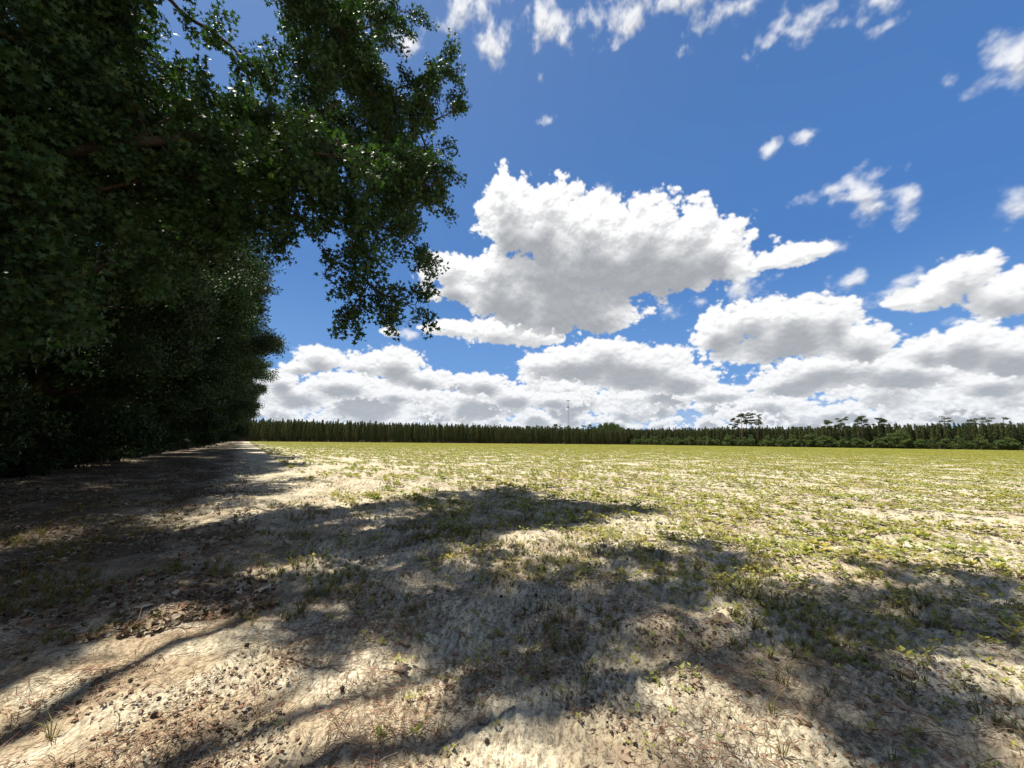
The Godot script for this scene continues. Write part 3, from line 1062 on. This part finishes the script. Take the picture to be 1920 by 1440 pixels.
# ------------------------------------------------------------------ the sweetgum that overhangs the field
const TRUNK := Vector3(-9.0, 0, -1.7)
const LIMBS := [
	[0.150, 0.050, 0.75, 0.15, 1.10, [Vector3(-8.80, 6.00, -2.20), Vector3(-8.72, 6.51, -5.85), Vector3(-7.41, 7.26, -6.71), Vector3(-5.78, 8.37, -7.67), Vector3(-4.62, 8.64, -8.18), Vector3(-3.54, 8.69, -8.71), Vector3(-2.94, 8.12, -8.82)]],
	[0.040, 0.012, 0.62, 0.05, 1.00, [Vector3(-4.62, 8.64, -8.18), Vector3(-3.88, 7.13, -8.34), Vector3(-3.46, 5.78, -8.31), Vector3(-3.28, 5.06, -8.27), Vector3(-3.37, 4.75, -8.13)]],
	[0.035, 0.010, 0.62, 0.10, 0.95, [Vector3(-3.54, 8.69, -8.71), Vector3(-2.79, 8.47, -9.19), Vector3(-2.34, 8.33, -9.41), Vector3(-1.96, 8.71, -9.60)]],
	[0.030, 0.010, 0.62, 0.10, 0.85, [Vector3(-3.67, 6.45, -8.33), Vector3(-3.05, 6.72, -8.78), Vector3(-2.48, 6.49, -9.17)]],
	[0.025, 0.008, 0.62, 0.10, 0.75, [Vector3(-3.32, 5.11, -8.26), Vector3(-2.75, 4.78, -8.36), Vector3(-2.23, 4.65, -8.41)]],
	[0.030, 0.010, 0.90, 0.10, 0.85, [Vector3(-5.05, 8.52, -8.05), Vector3(-4.44, 7.17, -7.83), Vector3(-4.54, 6.09, -7.54), Vector3(-4.93, 6.15, -7.17)]],
	[0.030, 0.010, 0.62, 0.10, 0.95, [Vector3(-5.78, 8.37, -7.67), Vector3(-5.43, 7.30, -7.67), Vector3(-5.10, 6.41, -7.66)]],
	[0.100, 0.020, 0.25, 0.55, 0.60, [Vector3(-8.70, 9.00, -2.20), Vector3(-8.62, 12.71, -6.00), Vector3(-7.44, 10.92, -6.98), Vector3(-6.77, 10.59, -7.36), Vector3(-6.26, 10.19, -7.54), Vector3(-5.95, 9.42, -7.66)]],
	[0.120, 0.020, 0.65, 0.42, 1.10, [Vector3(-8.40, 13.00, -2.40), Vector3(-8.19, 17.51, -8.08), Vector3(-6.48, 15.47, -9.50), Vector3(-5.39, 14.06, -10.16), Vector3(-4.49, 12.37, -10.70), Vector3(-3.28, 12.02, -11.34), Vector3(-2.35, 12.74, -11.77)]],
	[0.040, 0.010, 0.62, 0.10, 1.00, [Vector3(-5.39, 14.06, -10.16), Vector3(-4.49, 15.32, -10.91), Vector3(-3.95, 16.44, -11.33)]],
	[0.040, 0.010, 0.62, 0.10, 1.05, [Vector3(-4.49, 12.37, -10.70), Vector3(-3.18, 13.67, -11.36), Vector3(-2.41, 14.64, -11.75)]],
	[0.040, 0.010, 0.62, 0.10, 1.00, [Vector3(-4.93, 13.19, -10.39), Vector3(-5.62, 11.27, -9.46), Vector3(-5.99, 11.60, -8.99)]],
	[0.040, 0.010, 0.62, 0.10, 1.00, [Vector3(-3.28, 12.02, -11.34), Vector3(-2.86, 11.11, -11.65), Vector3(-2.58, 10.43, -11.92)]],
	[0.040, 0.010, 0.62, 0.10, 1.00, [Vector3(-5.39, 14.06, -10.16), Vector3(-5.69, 14.05, -9.42), Vector3(-5.94, 13.26, -9.02)]],
	[0.040, 0.010, 0.62, 0.10, 1.05, [Vector3(-4.79, 10.83, -9.34), Vector3(-5.10, 9.80, -8.95), Vector3(-4.38, 8.63, -9.43), Vector3(-3.65, 8.04, -9.95)]],
	[0.040, 0.010, 0.62, 0.10, 1.00, [Vector3(-3.91, 12.31, -11.03), Vector3(-4.15, 10.41, -11.05), Vector3(-3.51, 8.85, -11.48), Vector3(-3.38, 7.95, -11.51)]],
	[0.060, 0.015, 0.90, 0.10, 1.30, [Vector3(-7.25, 12.62, -11.39), Vector3(-6.53, 13.01, -12.94), Vector3(-5.67, 13.59, -14.43), Vector3(-4.57, 13.58, -15.33)]],
	[0.050, 0.015, 0.90, 0.10, 1.20, [Vector3(-7.06, 13.35, -10.92), Vector3(-6.65, 15.29, -11.17), Vector3(-5.81, 18.45, -12.19)]],
	[0.060, 0.015, 0.75, 0.15, 1.30, [Vector3(-8.16, 7.92, -7.38), Vector3(-8.35, 9.15, -8.61), Vector3(-8.32, 10.63, -9.99), Vector3(-7.71, 11.83, -11.08), Vector3(-6.92, 12.64, -12.17)]],
	[0.050, 0.015, 0.70, 0.15, 1.20, [Vector3(-8.00, 7.85, -8.26), Vector3(-7.99, 8.89, -9.61), Vector3(-7.55, 10.00, -10.59), Vector3(-7.11, 10.52, -11.48)]],
	[0.050, 0.015, 0.75, 0.10, 1.30, [Vector3(-6.51, 15.87, -12.39), Vector3(-5.60, 14.82, -13.38), Vector3(-4.95, 13.17, -13.63)]],
	[0.050, 0.015, 0.70, 0.10, 1.30, [Vector3(-7.21, 17.00, -12.00), Vector3(-6.62, 16.86, -13.46), Vector3(-6.18, 16.19, -14.76), Vector3(-5.85, 14.96, -15.43)]],
	[0.050, 0.015, 0.70, 0.10, 1.10, [Vector3(-9.60, 8.80, -10.70), Vector3(-8.10, 9.00, -10.10), Vector3(-6.60, 9.00, -9.10), Vector3(-5.60, 9.00, -9.10)]],
	[0.050, 0.015, 0.60, 0.10, 1.00, [Vector3(-4.50, 9.00, -8.90), Vector3(-3.50, 9.00, -9.50), Vector3(-2.50, 9.00, -10.30)]],
	[0.050, 0.015, 0.60, 0.10, 1.00, [Vector3(-7.60, 6.80, -7.40), Vector3(-6.40, 7.00, -7.20), Vector3(-5.00, 7.10, -6.80), Vector3(-3.90, 7.00, -6.60), Vector3(-3.10, 7.00, -6.80)]],
	[0.100, 0.020, 0.90, 0.20, 1.30, [Vector3(-8.80, 5.00, -2.20), Vector3(-8.49, 6.65, -5.28), Vector3(-9.05, 8.49, -6.25), Vector3(-9.18, 10.03, -6.93), Vector3(-9.03, 10.55, -7.13)]],
	[0.080, 0.020, 0.90, 0.20, 1.30, [Vector3(-8.80, 7.00, -2.20), Vector3(-8.43, 8.13, -5.38), Vector3(-8.41, 7.97, -6.29), Vector3(-7.94, 8.33, -6.87), Vector3(-7.48, 7.92, -7.08)]],
	[0.080, 0.020, 0.90, 0.20, 1.30, [Vector3(-8.80, 4.50, -2.40), Vector3(-8.12, 5.41, -5.84), Vector3(-8.07, 6.22, -6.72), Vector3(-7.35, 7.14, -7.49), Vector3(-6.56, 7.22, -7.94)]],
	[0.070, 0.020, 0.90, 0.20, 1.20, [Vector3(-8.80, 4.00, -2.40), Vector3(-7.63, 3.69, -5.66), Vector3(-7.68, 4.36, -6.40), Vector3(-7.56, 5.33, -7.29)]],
	[0.060, 0.020, 0.90, 0.20, 1.20, [Vector3(-7.41, 7.26, -6.71), Vector3(-7.40, 8.52, -7.45), Vector3(-6.94, 8.79, -7.88), Vector3(-6.40, 8.27, -8.07)]],
	[0.060, 0.020, 0.90, 0.20, 1.20, [Vector3(-7.41, 7.26, -6.71), Vector3(-7.43, 7.31, -7.56), Vector3(-6.84, 6.66, -8.10), Vector3(-6.45, 6.60, -8.41)]],
	[0.070, 0.020, 0.90, 0.20, 1.30, [Vector3(-8.50, 11.00, -2.20), Vector3(-9.15, 10.95, -6.11), Vector3(-9.52, 11.63, -7.31), Vector3(-9.73, 12.07, -7.85)]],
	[0.070, 0.020, 0.85, 0.10, 1.40, [Vector3(-10.60, 9.50, -8.00), Vector3(-9.80, 11.00, -7.40), Vector3(-8.60, 11.50, -6.30), Vector3(-7.60, 11.50, -5.90)]],
	[0.070, 0.020, 0.85, 0.35, 1.40, [Vector3(-9.00, 8.50, -2.20), Vector3(-10.60, 10.30, -5.00), Vector3(-10.00, 11.50, -5.90), Vector3(-9.20, 12.00, -6.20), Vector3(-8.20, 12.00, -5.90)]],
	[0.090, 0.020, 0.75, 0.30, 1.40, [Vector3(-8.60, 10.00, -2.30), Vector3(-8.70, 12.30, -4.50), Vector3(-9.50, 13.00, -6.20), Vector3(-10.90, 13.00, -6.90)]],
	[0.100, 0.020, 0.80, 0.50, 1.30, [Vector3(-8.50, 10.50, -2.40), Vector3(-8.30, 12.00, -4.40), Vector3(-7.80, 13.00, -6.00), Vector3(-6.60, 13.00, -6.00), Vector3(-5.40, 13.00, -5.90), Vector3(-4.50, 13.20, -6.00)]],
	[0.050, 0.015, 0.75, 0.10, 1.30, [Vector3(-4.50, 13.20, -6.00), Vector3(-3.40, 13.30, -5.60), Vector3(-2.40, 13.00, -5.20)]],
	[0.050, 0.015, 0.75, 0.10, 1.30, [Vector3(-7.50, 13.00, -5.90), Vector3(-6.60, 13.50, -6.40), Vector3(-5.40, 14.00, -6.60)]],
	[0.140, 0.020, 0.80, 0.62, 1.30, [Vector3(-8.60, 9.00, -2.20), Vector3(-7.60, 11.50, -2.80), Vector3(-5.60, 13.00, -4.10), Vector3(-3.00, 14.00, -5.40), Vector3(-0.80, 14.00, -6.20), Vector3(0.50, 13.50, -6.50)]],
	[0.080, 0.020, 0.75, 0.20, 1.30, [Vector3(-3.00, 14.00, -5.60), Vector3(-1.60, 14.30, -5.20), Vector3(-0.40, 14.00, -5.00)]],
	[0.120, 0.020, 0.30, 0.66, 1.50, [Vector3(-8.50, 11.00, -2.20), Vector3(-7.00, 14.00, -2.60), Vector3(-4.60, 15.00, -3.40), Vector3(-2.40, 14.50, -3.80)]],
	[0.100, 0.020, 0.80, 0.50, 1.40, [Vector3(-8.30, 12.50, -2.40), Vector3(-6.40, 15.00, -5.00), Vector3(-4.80, 16.00, -6.60), Vector3(-3.20, 15.50, -8.00)]],
	[0.100, 0.020, 0.70, 0.75, 1.30, [Vector3(-8.30, 14.00, -2.40), Vector3(-8.00, 16.50, -4.50), Vector3(-7.00, 17.50, -7.00)]],
	[0.100, 0.020, 0.75, 0.20, 1.30, [Vector3(-8.30, 15.00, -2.30), Vector3(-6.50, 18.00, -3.40), Vector3(-5.00, 19.00, -5.00)]],
	[0.100, 0.020, 0.75, 0.20, 1.40, [Vector3(-8.40, 16.00, -2.40), Vector3(-8.40, 19.00, -2.80), Vector3(-8.00, 21.00, -3.20)]],
	[0.100, 0.020, 0.75, 0.20, 1.40, [Vector3(-9.00, 8.00, -1.70), Vector3(-11.00, 10.50, -3.00), Vector3(-12.00, 12.50, -4.50)]],
	[0.100, 0.020, 0.75, 0.20, 1.40, [Vector3(-9.00, 7.00, -1.60), Vector3(-10.50, 8.50, 0.50), Vector3(-11.50, 9.50, 2.50)]],
	[0.100, 0.020, 0.75, 0.20, 1.40, [Vector3(-8.80, 10.00, -1.60), Vector3(-7.50, 12.50, 0.80), Vector3(-6.50, 13.80, 2.80)]],
]

func make_sweetgum():
	rng.seed = 900
	var o := thing("sweetgum_tree", Vector3(TRUNK.x, gh(TRUNK.x, TRUNK.z), TRUNK.z), "large sweetgum whose leafy limbs hang out over the sand", "tree")
	var trunk := tool()
	tube(trunk, smooth_path([Vector3(0, -0.4, 0), Vector3(0.05, 3, 0.05), Vector3(0.2, 8, -0.2), Vector3(0.5, 14, -0.6), Vector3(0.6, 20, -0.9)], 0.4), 0.36, 0.05, 14)
	part("trunk", trunk.commit(), M.bark, o)
	var where := [[], [], [], []]
	var tint := [[], [], [], []]
	var tips := []
	for q in LIMBS:
		var pts := []
		for p in q[5]:
			pts.append(p - o.position)
		var path := smooth_path(pts, 0.22)
		var st := tool()
		tube(st, path, q[0], q[1], 8)
		var n := path.size()
		for i in n:
			if i < n * q[3]:
				continue
			var d: Vector3 = (path[mini(i + 1, n - 1)] - path[maxi(i - 1, 0)]).normalized()
			for m in 2:
				if rng.randf() > q[2]:
					continue
				var side := (rdir() + d * 0.55 + Vector3(0, -0.12, 0)).normalized()
				var l: float = rnd(0.35, 1.0) * q[4]
				var a: Vector3 = path[i]
				var b := a + side * l * 0.55 + Vector3(0, 0.05, 0)
				var c := a + side * l - Vector3(0, 0.12 * l, 0)
				tube(st, [a, b, c], 0.013, 0.005, 4)
				var k := 3 + int(l * 6.5)
				for j in k:
					var t := lerpf(0.25, 1.0, (j + rng.randf()) / k)
					var p := a.lerp(b, t * 2.0) if t < 0.5 else b.lerp(c, t * 2.0 - 1.0)
					p += rdir() * 0.12
					var v := rng.randi() % 4
					where[v].append(Transform3D(basis_y(side + rdir() * 0.8 + Vector3(0, -0.1, 0), rnd(0, TAU), rnd(0.75, 1.1)), p))
					var g := rnd(0.8, 1.2)
					tint[v].append(Color(g * rnd(0.95, 1.15), g, g * rnd(0.85, 1.05)))
				tips.append([c, side])
		part("limb", st.commit(), M.bark, o)
	var crown := Node3D.new()
	crown.name = "crown"
	crown.set_meta("kind", "stuff")
	o.add_child(crown)
	for v in 4:
		copies("leaf_sprays", G.sprays[v], M.leaf, where[v], tint[v], crown)
	# single leaves that stand clear at the ends of the twigs
	var shapes := []
	for i in 5:
		var st := tool()
		var g := rnd(0.85, 1.25)
		st.set_color(0.5 * Color(1.2, 0.9, 0.6))
		tube(st, [Vector3.ZERO, Vector3(0.01, 0.07, 0)], 0.002, 0.0015, 3)
		add_leaf(st, Vector3(0.01, 0.07, 0), Vector3(0.1, 1, 0.2).normalized(), Vector3(rnd(-0.4, 0.4), 0.1, 1), rnd(0.12, 0.16), Color(g, g, g))
		shapes.append(st.commit())
	var k := maxi(1, tips.size() / 290)
	for i in 290:
		var q = tips[(i * k) % tips.size()]
		var leaf := part("leaf", shapes[i % 5], M.leaf, o)
		leaf.transform = Transform3D(basis_y(q[1] + rdir() * 0.7, rnd(0, TAU), 1.0), q[0] + q[1] * 0.03)

# ------------------------------------------------------------------ litter, grass and clods
func scatter_spot(rmin: float, rmax: float) -> Vector2:
	# even over the picture's near ground: density falls off outwards
	var d := rmin * pow(rmax / rmin, pow(rng.randf(), 0.8))
	var a := rnd(-1.1, 1.1)
	return Vector2(sin(a), -cos(a)) * d

func dead_leaf_shape(seed_: int) -> ArrayMesh:
	rng.seed = seed_
	var st := tool()
	var l := 0.05
	var curl := rnd(0.006, 0.02)
	var rows := []
	for i in 5:
		var t := i / 4.0
		var w := sin(clampf(t, 0.06, 0.97) * PI) * 0.016 * rnd(0.7, 1.2)
		var y := sin(t * PI) * curl + rnd(-0.002, 0.002)
		var x := rnd(-0.004, 0.004)
		rows.append([Vector3(x - w, y + rnd(0.002, 0.012), (t - 0.5) * l), Vector3(x, y, (t - 0.5) * l), Vector3(x + w, y + rnd(0.002, 0.012), (t - 0.5) * l)])
	for i in 4:
		for j in 2:
			tri(st, rows[i][j], rows[i + 1][j], rows[i + 1][j + 1])
			tri(st, rows[i][j], rows[i + 1][j + 1], rows[i][j + 1])
	return st.commit()

func clod_shape(seed_: int, rings: int, rough: float) -> ArrayMesh:
	var st := tool()
	var p := []
	for i in rings + 1:
		var row := []
		for j in rings * 2:
			var a := PI * i / rings
			var b := TAU * j / (rings * 2)
			var d := Vector3(sin(a) * cos(b), cos(a), sin(a) * sin(b))
			var r := 1.0 + rough * n1.get_noise_3d(d.x * 1.4 + seed_, d.y * 1.4, d.z * 1.4) + rough * 0.5 * n2.get_noise_3d(d.x * 4.0, d.y * 4.0 + seed_, d.z * 4.0)
			row.append(d * Vector3(r, r * 0.62, r))
		p.append(row)
	var m := rings * 2
	for i in rings:
		for j in m:
			if i > 0:
				tri(st, p[i][j], p[i][(j + 1) % m], p[i + 1][j])
			if i < rings - 1:
				tri(st, p[i][(j + 1) % m], p[i + 1][(j + 1) % m], p[i + 1][j])
	return st.commit()

func straw_shape(seed_: int) -> ArrayMesh:
	rng.seed = seed_
	var st := tool()
	var a := Vector3(0, 0, -0.05)
	var b := Vector3(rnd(-0.012, 0.012), rnd(0.004, 0.012), 0)
	var c := Vector3(rnd(-0.02, 0.02), rnd(0.0, 0.01), 0.05)
	tube(st, [a, b, c], 0.0016, 0.0009, 3)
	return st.commit()

func grass_shape(seed_: int) -> ArrayMesh:
	rng.seed = seed_
	var st := tool()
	for i in 16:
		var a := rnd(0, TAU)
		var out := Vector3(cos(a), 0, sin(a))
		var o := out * rnd(0, 0.025)
		var h := rnd(0.06, 0.16)
		var m := o + out * h * 0.25 + Vector3(0, h * 0.7, 0)
		var t := o + out * h * rnd(0.5, 1.1) + Vector3(0, h * rnd(0.6, 1.0), 0)
		var x := out.cross(Vector3.UP) * 0.003
		var g := rnd(0.7, 1.3)
		st.set_color(0.5 * Color(g * rnd(0.9, 1.4), g, g * 0.9))
		tri(st, o - x, m + x * 0.8, o + x)
		tri(st, o - x, m - x * 0.8, m + x * 0.8)
		tri(st, m - x * 0.8, t, m + x * 0.8)
	return st.commit()

func lay(p: Vector2, lift: float, s: float, tilt: float) -> Transform3D:
	var b := Basis(Vector3.UP, rnd(0, TAU)) * Basis(Vector3(1, 0, 0), rnd(-tilt, tilt)) * Basis(Vector3(0, 0, 1), rnd(-tilt, tilt))
	return Transform3D(b.scaled_local(Vector3(s, s, s)), Vector3(p.x, gh(p.x, p.y) + lift, p.y))

func make_litter():
	# curled dead leaves
	var tones := [Color(0.36, 0.29, 0.20), Color(0.25, 0.18, 0.11), Color(0.17, 0.115, 0.075), Color(0.40, 0.35, 0.27), Color(0.27, 0.15, 0.09), Color(0.09, 0.065, 0.045)]
	var root := Node3D.new()
	root.name = numbered("leaf_litter")
	add_child(root)
	tag(root, "dry leaves and plant scraps strewn over the sand", "leaf litter", "", "stuff")
	for v in 4:
		var shape := dead_leaf_shape(1000 + v)
		rng.seed = 1010 + v
		var where := []
		var tint := []
		while where.size() < 13000:
			var p := scatter_spot(1.7, 26.0)
			var r := p.dot(ACROSS)
			var want := 0.06 + 0.7 * litter_shade_share(r, p.x, p.y) + 0.3 * smoothstep(4.0, -3.0, r) + 1.1 * n3.get_noise_2d(p.x * 0.8, p.y * 0.8) - 0.45 * smoothstep(1.2, -0.4, r) * smoothstep(5.5, 4.0, p.dot(ALONG))
			if rng.randf() > want:
				continue
			where.append(lay(p, 0.003, 0.18 + 0.6 * pow(rng.randf(), 2.2), 0.5))
			tint.append(tones[rng.randi() % 6] * rnd(0.65, 1.0))
		# thick fall of leaves on the shaded track, toned dark to deepen that shade
		for i in 6000:
			var p := at(rnd(-8.5, 0.4), 4.5 + 34.0 * pow(rng.randf(), 1.7))
			if n3.get_noise_2d(p.x * 0.5, p.y * 0.5) < rnd(-0.6, 0.5):
				continue
			where.append(lay(p, 0.005, rnd(0.6, 1.9), 0.6))
			tint.append(tones[rng.randi() % 6] * (rnd(0.35, 0.8) if rng.randf() < 0.9 else 1.1))
		copies("dead_leaves", shape, M.litter, where, tint, root)
	var straw := Node3D.new()
	straw.name = numbered("straw")
	add_child(straw)
	tag(straw, "fine straw and bits of twig lying on the sand", "straw", "", "stuff")
	for v in 3:
		var shape := straw_shape(1030 + v)
		rng.seed = 1040 + v
		var where := []
		var tint := []
		while where.size() < 11000:
			var p := scatter_spot(1.7, 18.0)
			var want := 0.3 + 0.8 * n1.get_noise_2d(p.x * 0.7, p.y * 0.7 + 40.0) + 0.5 * smoothstep(1.0, -0.2, p.dot(ACROSS)) * smoothstep(7.0, 5.0, p.dot(ALONG))
			if rng.randf() > want:
				continue
			where.append(lay(p, 0.003, rnd(0.4, 1.5), 0.25))
			tint.append([Color(0.36, 0.27, 0.17), Color(0.2, 0.13, 0.08), Color(0.10, 0.075, 0.05), Color(0.42, 0.22, 0.14)][rng.randi() % 4] * rnd(0.8, 1.15))
		copies("straws", shape, M.litter, where, tint, straw)
	var crumbs := Node3D.new()
	crumbs.name = numbered("soil_crumbs")
	add_child(crumbs)
	tag(crumbs, "small crumbs of soil scattered over the field edge", "soil", "", "stuff")
	for v in 3:
		var shape := clod_shape(60 + v * 7, 4, 0.5)
		rng.seed = 1060 + v
		var where := []
		var tint := []
		while where.size() < 7000:
			var p := scatter_spot(1.7, 16.0)
			var want := -0.05 + 1.5 * n2.get_noise_2d(p.x * 0.9 + 3.0, p.y * 0.9) - 1.6 * smoothstep(1.6, 0.2, p.dot(ACROSS)) * smoothstep(7.0, 5.0, p.length())
			if rng.randf() > want:
				continue
			where.append(lay(p, 0.0, 0.002 + 0.011 * pow(rng.randf(), 3.0), 0.5))
			tint.append((soil_color(p.x, p.y) * rnd(0.8, 1.1)) if rng.randf() < 0.94 else Color(0.09, 0.066, 0.045) * rnd(0.6, 1.5))
		copies("crumbs", shape, M.clod, where, tint, crumbs)
	# grass and weeds
	var grass := Node3D.new()
	grass.name = numbered("grass")
	add_child(grass)
	tag(grass, "thin grass and weeds along the track and field edge", "grass", "", "stuff")
	for v in 3:
		var shape := grass_shape(1080 + v)
		rng.seed = 1090 + v
		var where := []
		var tint := []
		var tries := 0
		while where.size() < 1900 and tries < 90000:
			tries += 1
			var p := scatter_spot(2.0, 30.0)
			var r := p.dot(ACROSS)
			var want := 0.6 * exp(-pow((r + 2.2) / 1.1, 2)) + 0.45 * exp(-pow((r - 3.2) / 2.2, 2)) - 0.22 + 0.8 * n1.get_noise_2d(p.x * 0.6 + 80.0, p.y * 0.6)
			want *= smoothstep(2.8, 7.0, p.length()) * 0.95 + 0.05
			if rng.randf() > want:
				continue
			where.append(lay(p, -0.005, rnd(0.3, 0.85), 0.2))
			var g := rnd(0.7, 1.2)
			tint.append(Color(g * rnd(1.0, 1.5), g, g))
		copies("grass_tufts", shape, M.grass, where, tint, grass)
	# sparse crop between the track and the rows; the nearest are single plants
	var spots := []
	rng.seed = 1200
	var tries := 0
	while spots.size() < 5200 and tries < 200000:
		tries += 1
		var p := scatter_spot(2.0, 13.0)
		var r := p.dot(ACROSS)
		var want := smoothstep(0.6, 6.0, r) * 1.0 + 0.55 * n2.get_noise_2d(p.x * 0.5 + 7.0, p.y * 0.5)
		if r < 0.2 or rng.randf() > want * smoothstep(1.5, 6.0, p.length()):
			continue
		spots.append(p)
	spots.sort_custom(func(a, b): return a.length() < b.length())
	var lists := [[], [], [], [], [], []]
	var tints := [[], [], [], [], [], []]
	for i in spots.size():
		var p: Vector2 = spots[i]
		var k := rng.randi() % 6
		var s := rnd(0.6, 1.15) * (0.55 + 0.45 * smoothstep(2.5, 7.0, p.length()))
		var t := Transform3D(Basis(Vector3.UP, rnd(0, TAU)).scaled_local(Vector3(s, s, s)), Vector3(p.x, gh(p.x, p.y), p.y))
		if i < 300:
			var o := part("crop_seedling", G.seedlings[k], M.crop, self)
			o.transform = t
			tag(o, "tiny green crop seedling on bare sand near the camera", "seedling", "nearest crop seedlings")
		else:
			lists[k].append(t)
			var g := rnd(0.8, 1.15)
			tints[k].append(Color(g * rnd(0.95, 1.2), g, g))
	var seedlings := Node3D.new()
	seedlings.name = numbered("young_crop")
	add_child(seedlings)
	tag(seedlings, "scattered young crop plants at the sandy field edge", "crop", "", "stuff")
	for k in 6:
		copies("young_plants", G.seedlings[k], M.crop, lists[k], tints[k], seedlings)

func make_small_things():
	rng.seed = 1300
	# spiky seed balls fallen from the sweetgum
	var st := tool()
	var core := clod_shape(5, 7, 0.12)
	st.append_from(core, 0, Transform3D(Basis().scaled(Vector3(0.8, 1.25, 0.8)), Vector3.ZERO))
	for i in 46:
		var d := rdir()
		var x := d.cross(rdir()).normalized() * 0.13
		var y := d.cross(x)
		for q in [[x, y], [y, -x], [-x, -y], [-y, x]]:
			tri(st, d * 0.72 + q[0], d * 0.72 + q[1], d * 1.25)
	var ball := st.commit()
	var fixed := [Vector2(-2.63, -2.62), Vector2(-2.45, -2.75), Vector2(-2.06, -2.5), Vector2(-1.62, -2.42), Vector2(-1.78, -2.32), Vector2(-3.75, -3.2), Vector2(-3.5, -3.05), Vector2(-2.9, -3.4), Vector2(-2.15, -2.15)]
	for i in 64:
		var p: Vector2 = fixed[i] if i < fixed.size() else Vector2(rnd(-5.5, 2.0), rnd(-6.5, -2.2))
		var s := rnd(0.014, 0.019)
		var o := part("sweetgum_seed_ball", ball, M.ball, self)
		o.transform = Transform3D(Basis(rdir(), rnd(0, TAU)).scaled_local(Vector3(s, s, s)), Vector3(p.x, gh(p.x, p.y) + s * 0.75, p.y))
		tag(o, "small dark spiky seed ball lying on the sand", "seed ball", "fallen sweetgum seed balls")
	# clods
	for i in 70:
		var p := scatter_spot(2.3, 9.0)
		while p.dot(ACROSS) < 0.8: p.x += 1.5
		var s := rnd(0.02, 0.05)
		if i == 0:
			p = Vector2(1.82, -3.55); s = 0.075
		var shape := clod_shape(200 + i % 8, 7, 0.55)
		var o := part("soil_clod", shape, M.clod_plain, self)
		o.transform = Transform3D(Basis(Vector3.UP, rnd(0, TAU)).scaled_local(Vector3(s, s, s * rnd(0.7, 1.2))), Vector3(p.x, gh(p.x, p.y) + s * 0.25, p.y))
		if i == 0:
			tag(o, "largest dark soil clod in the shaded sand", "clod")
		else:
			tag(o, "rough brown soil clod on the sandy field edge", "clod", "soil clods")
	# fallen sticks: points (x, z), thickness, label
	var sticks := [
		[[Vector2(-4.35, -3.62), Vector2(-3.7, -3.42), Vector2(-3.1, -3.43), Vector2(-2.62, -3.5)], 0.008, "long thin curved twig in the shade beside the sunlit sand"],
		[[Vector2(-2.1, -4.0), Vector2(-1.95, -4.15), Vector2(-1.9, -4.45)], 0.006, "pale bent twig lying across shaded ground"],
		[[Vector2(0.36, -2.2), Vector2(0.46, -2.24), Vector2(0.56, -2.27)], 0.011, "thick short stick at the bottom edge of the picture"],
		[[Vector2(-1.12, -2.12), Vector2(-0.98, -2.2), Vector2(-0.86, -2.28)], 0.007, "straight pale stick among litter near the bottom edge"],
		[[Vector2(-3.3, -2.45), Vector2(-3.05, -2.5)], 0.006, "dark short twig on the sunlit reddish sand"],
		[[Vector2(-1.65, -3.05), Vector2(-1.35, -3.0), Vector2(-1.15, -2.96)], 0.007, "knobbly twig by the edge of the tree's shade"],
		[[Vector2(-6.6, -6.2), Vector2(-5.9, -6.3), Vector2(-5.4, -6.1)], 0.012, "long grey stick deep in shade on the track"],
		[[Vector2(-9.5, -9.3), Vector2(-8.7, -9.6)], 0.015, "pale stick far along the shaded track"],
		[[Vector2(-4.6, -5.2), Vector2(-4.2, -5.35), Vector2(-3.9, -5.6)], 0.008, "curving twig beside the grass of the track"]]
	for q in sticks:
		var pts := []
		for p in q[0]:
			pts.append(Vector3(p.x, gh(p.x, p.y) + q[1] * 0.8, p.y))
		var o := thing("fallen_twig", pts[0], q[2], "twig", "fallen twigs")
		var path := smooth_path(pts, 0.05)
		for i in path.size():
			path[i] += rdir() * q[1] * 0.35 - o.position
			path[i].y = gh(path[i].x + o.position.x, path[i].z + o.position.z) + q[1] * 0.7 - o.position.y
		var s := tool()
		tube(s, path, q[1], q[1] * 0.55, 7)
		part("stem", s.commit(), M.stick, o)
		if path.size() > 8:
			var b := tool()
			var m: Vector3 = path[path.size() * 2 / 3]
			tube(b, [m, m + Vector3(rnd(-0.05, 0.05), 0.05, -0.1), m + Vector3(rnd(-0.1, 0.1), 0.13, -0.16)], q[1] * 0.6, q[1] * 0.3, 5)
			part("side_shoot", b.commit(), M.stick, o)
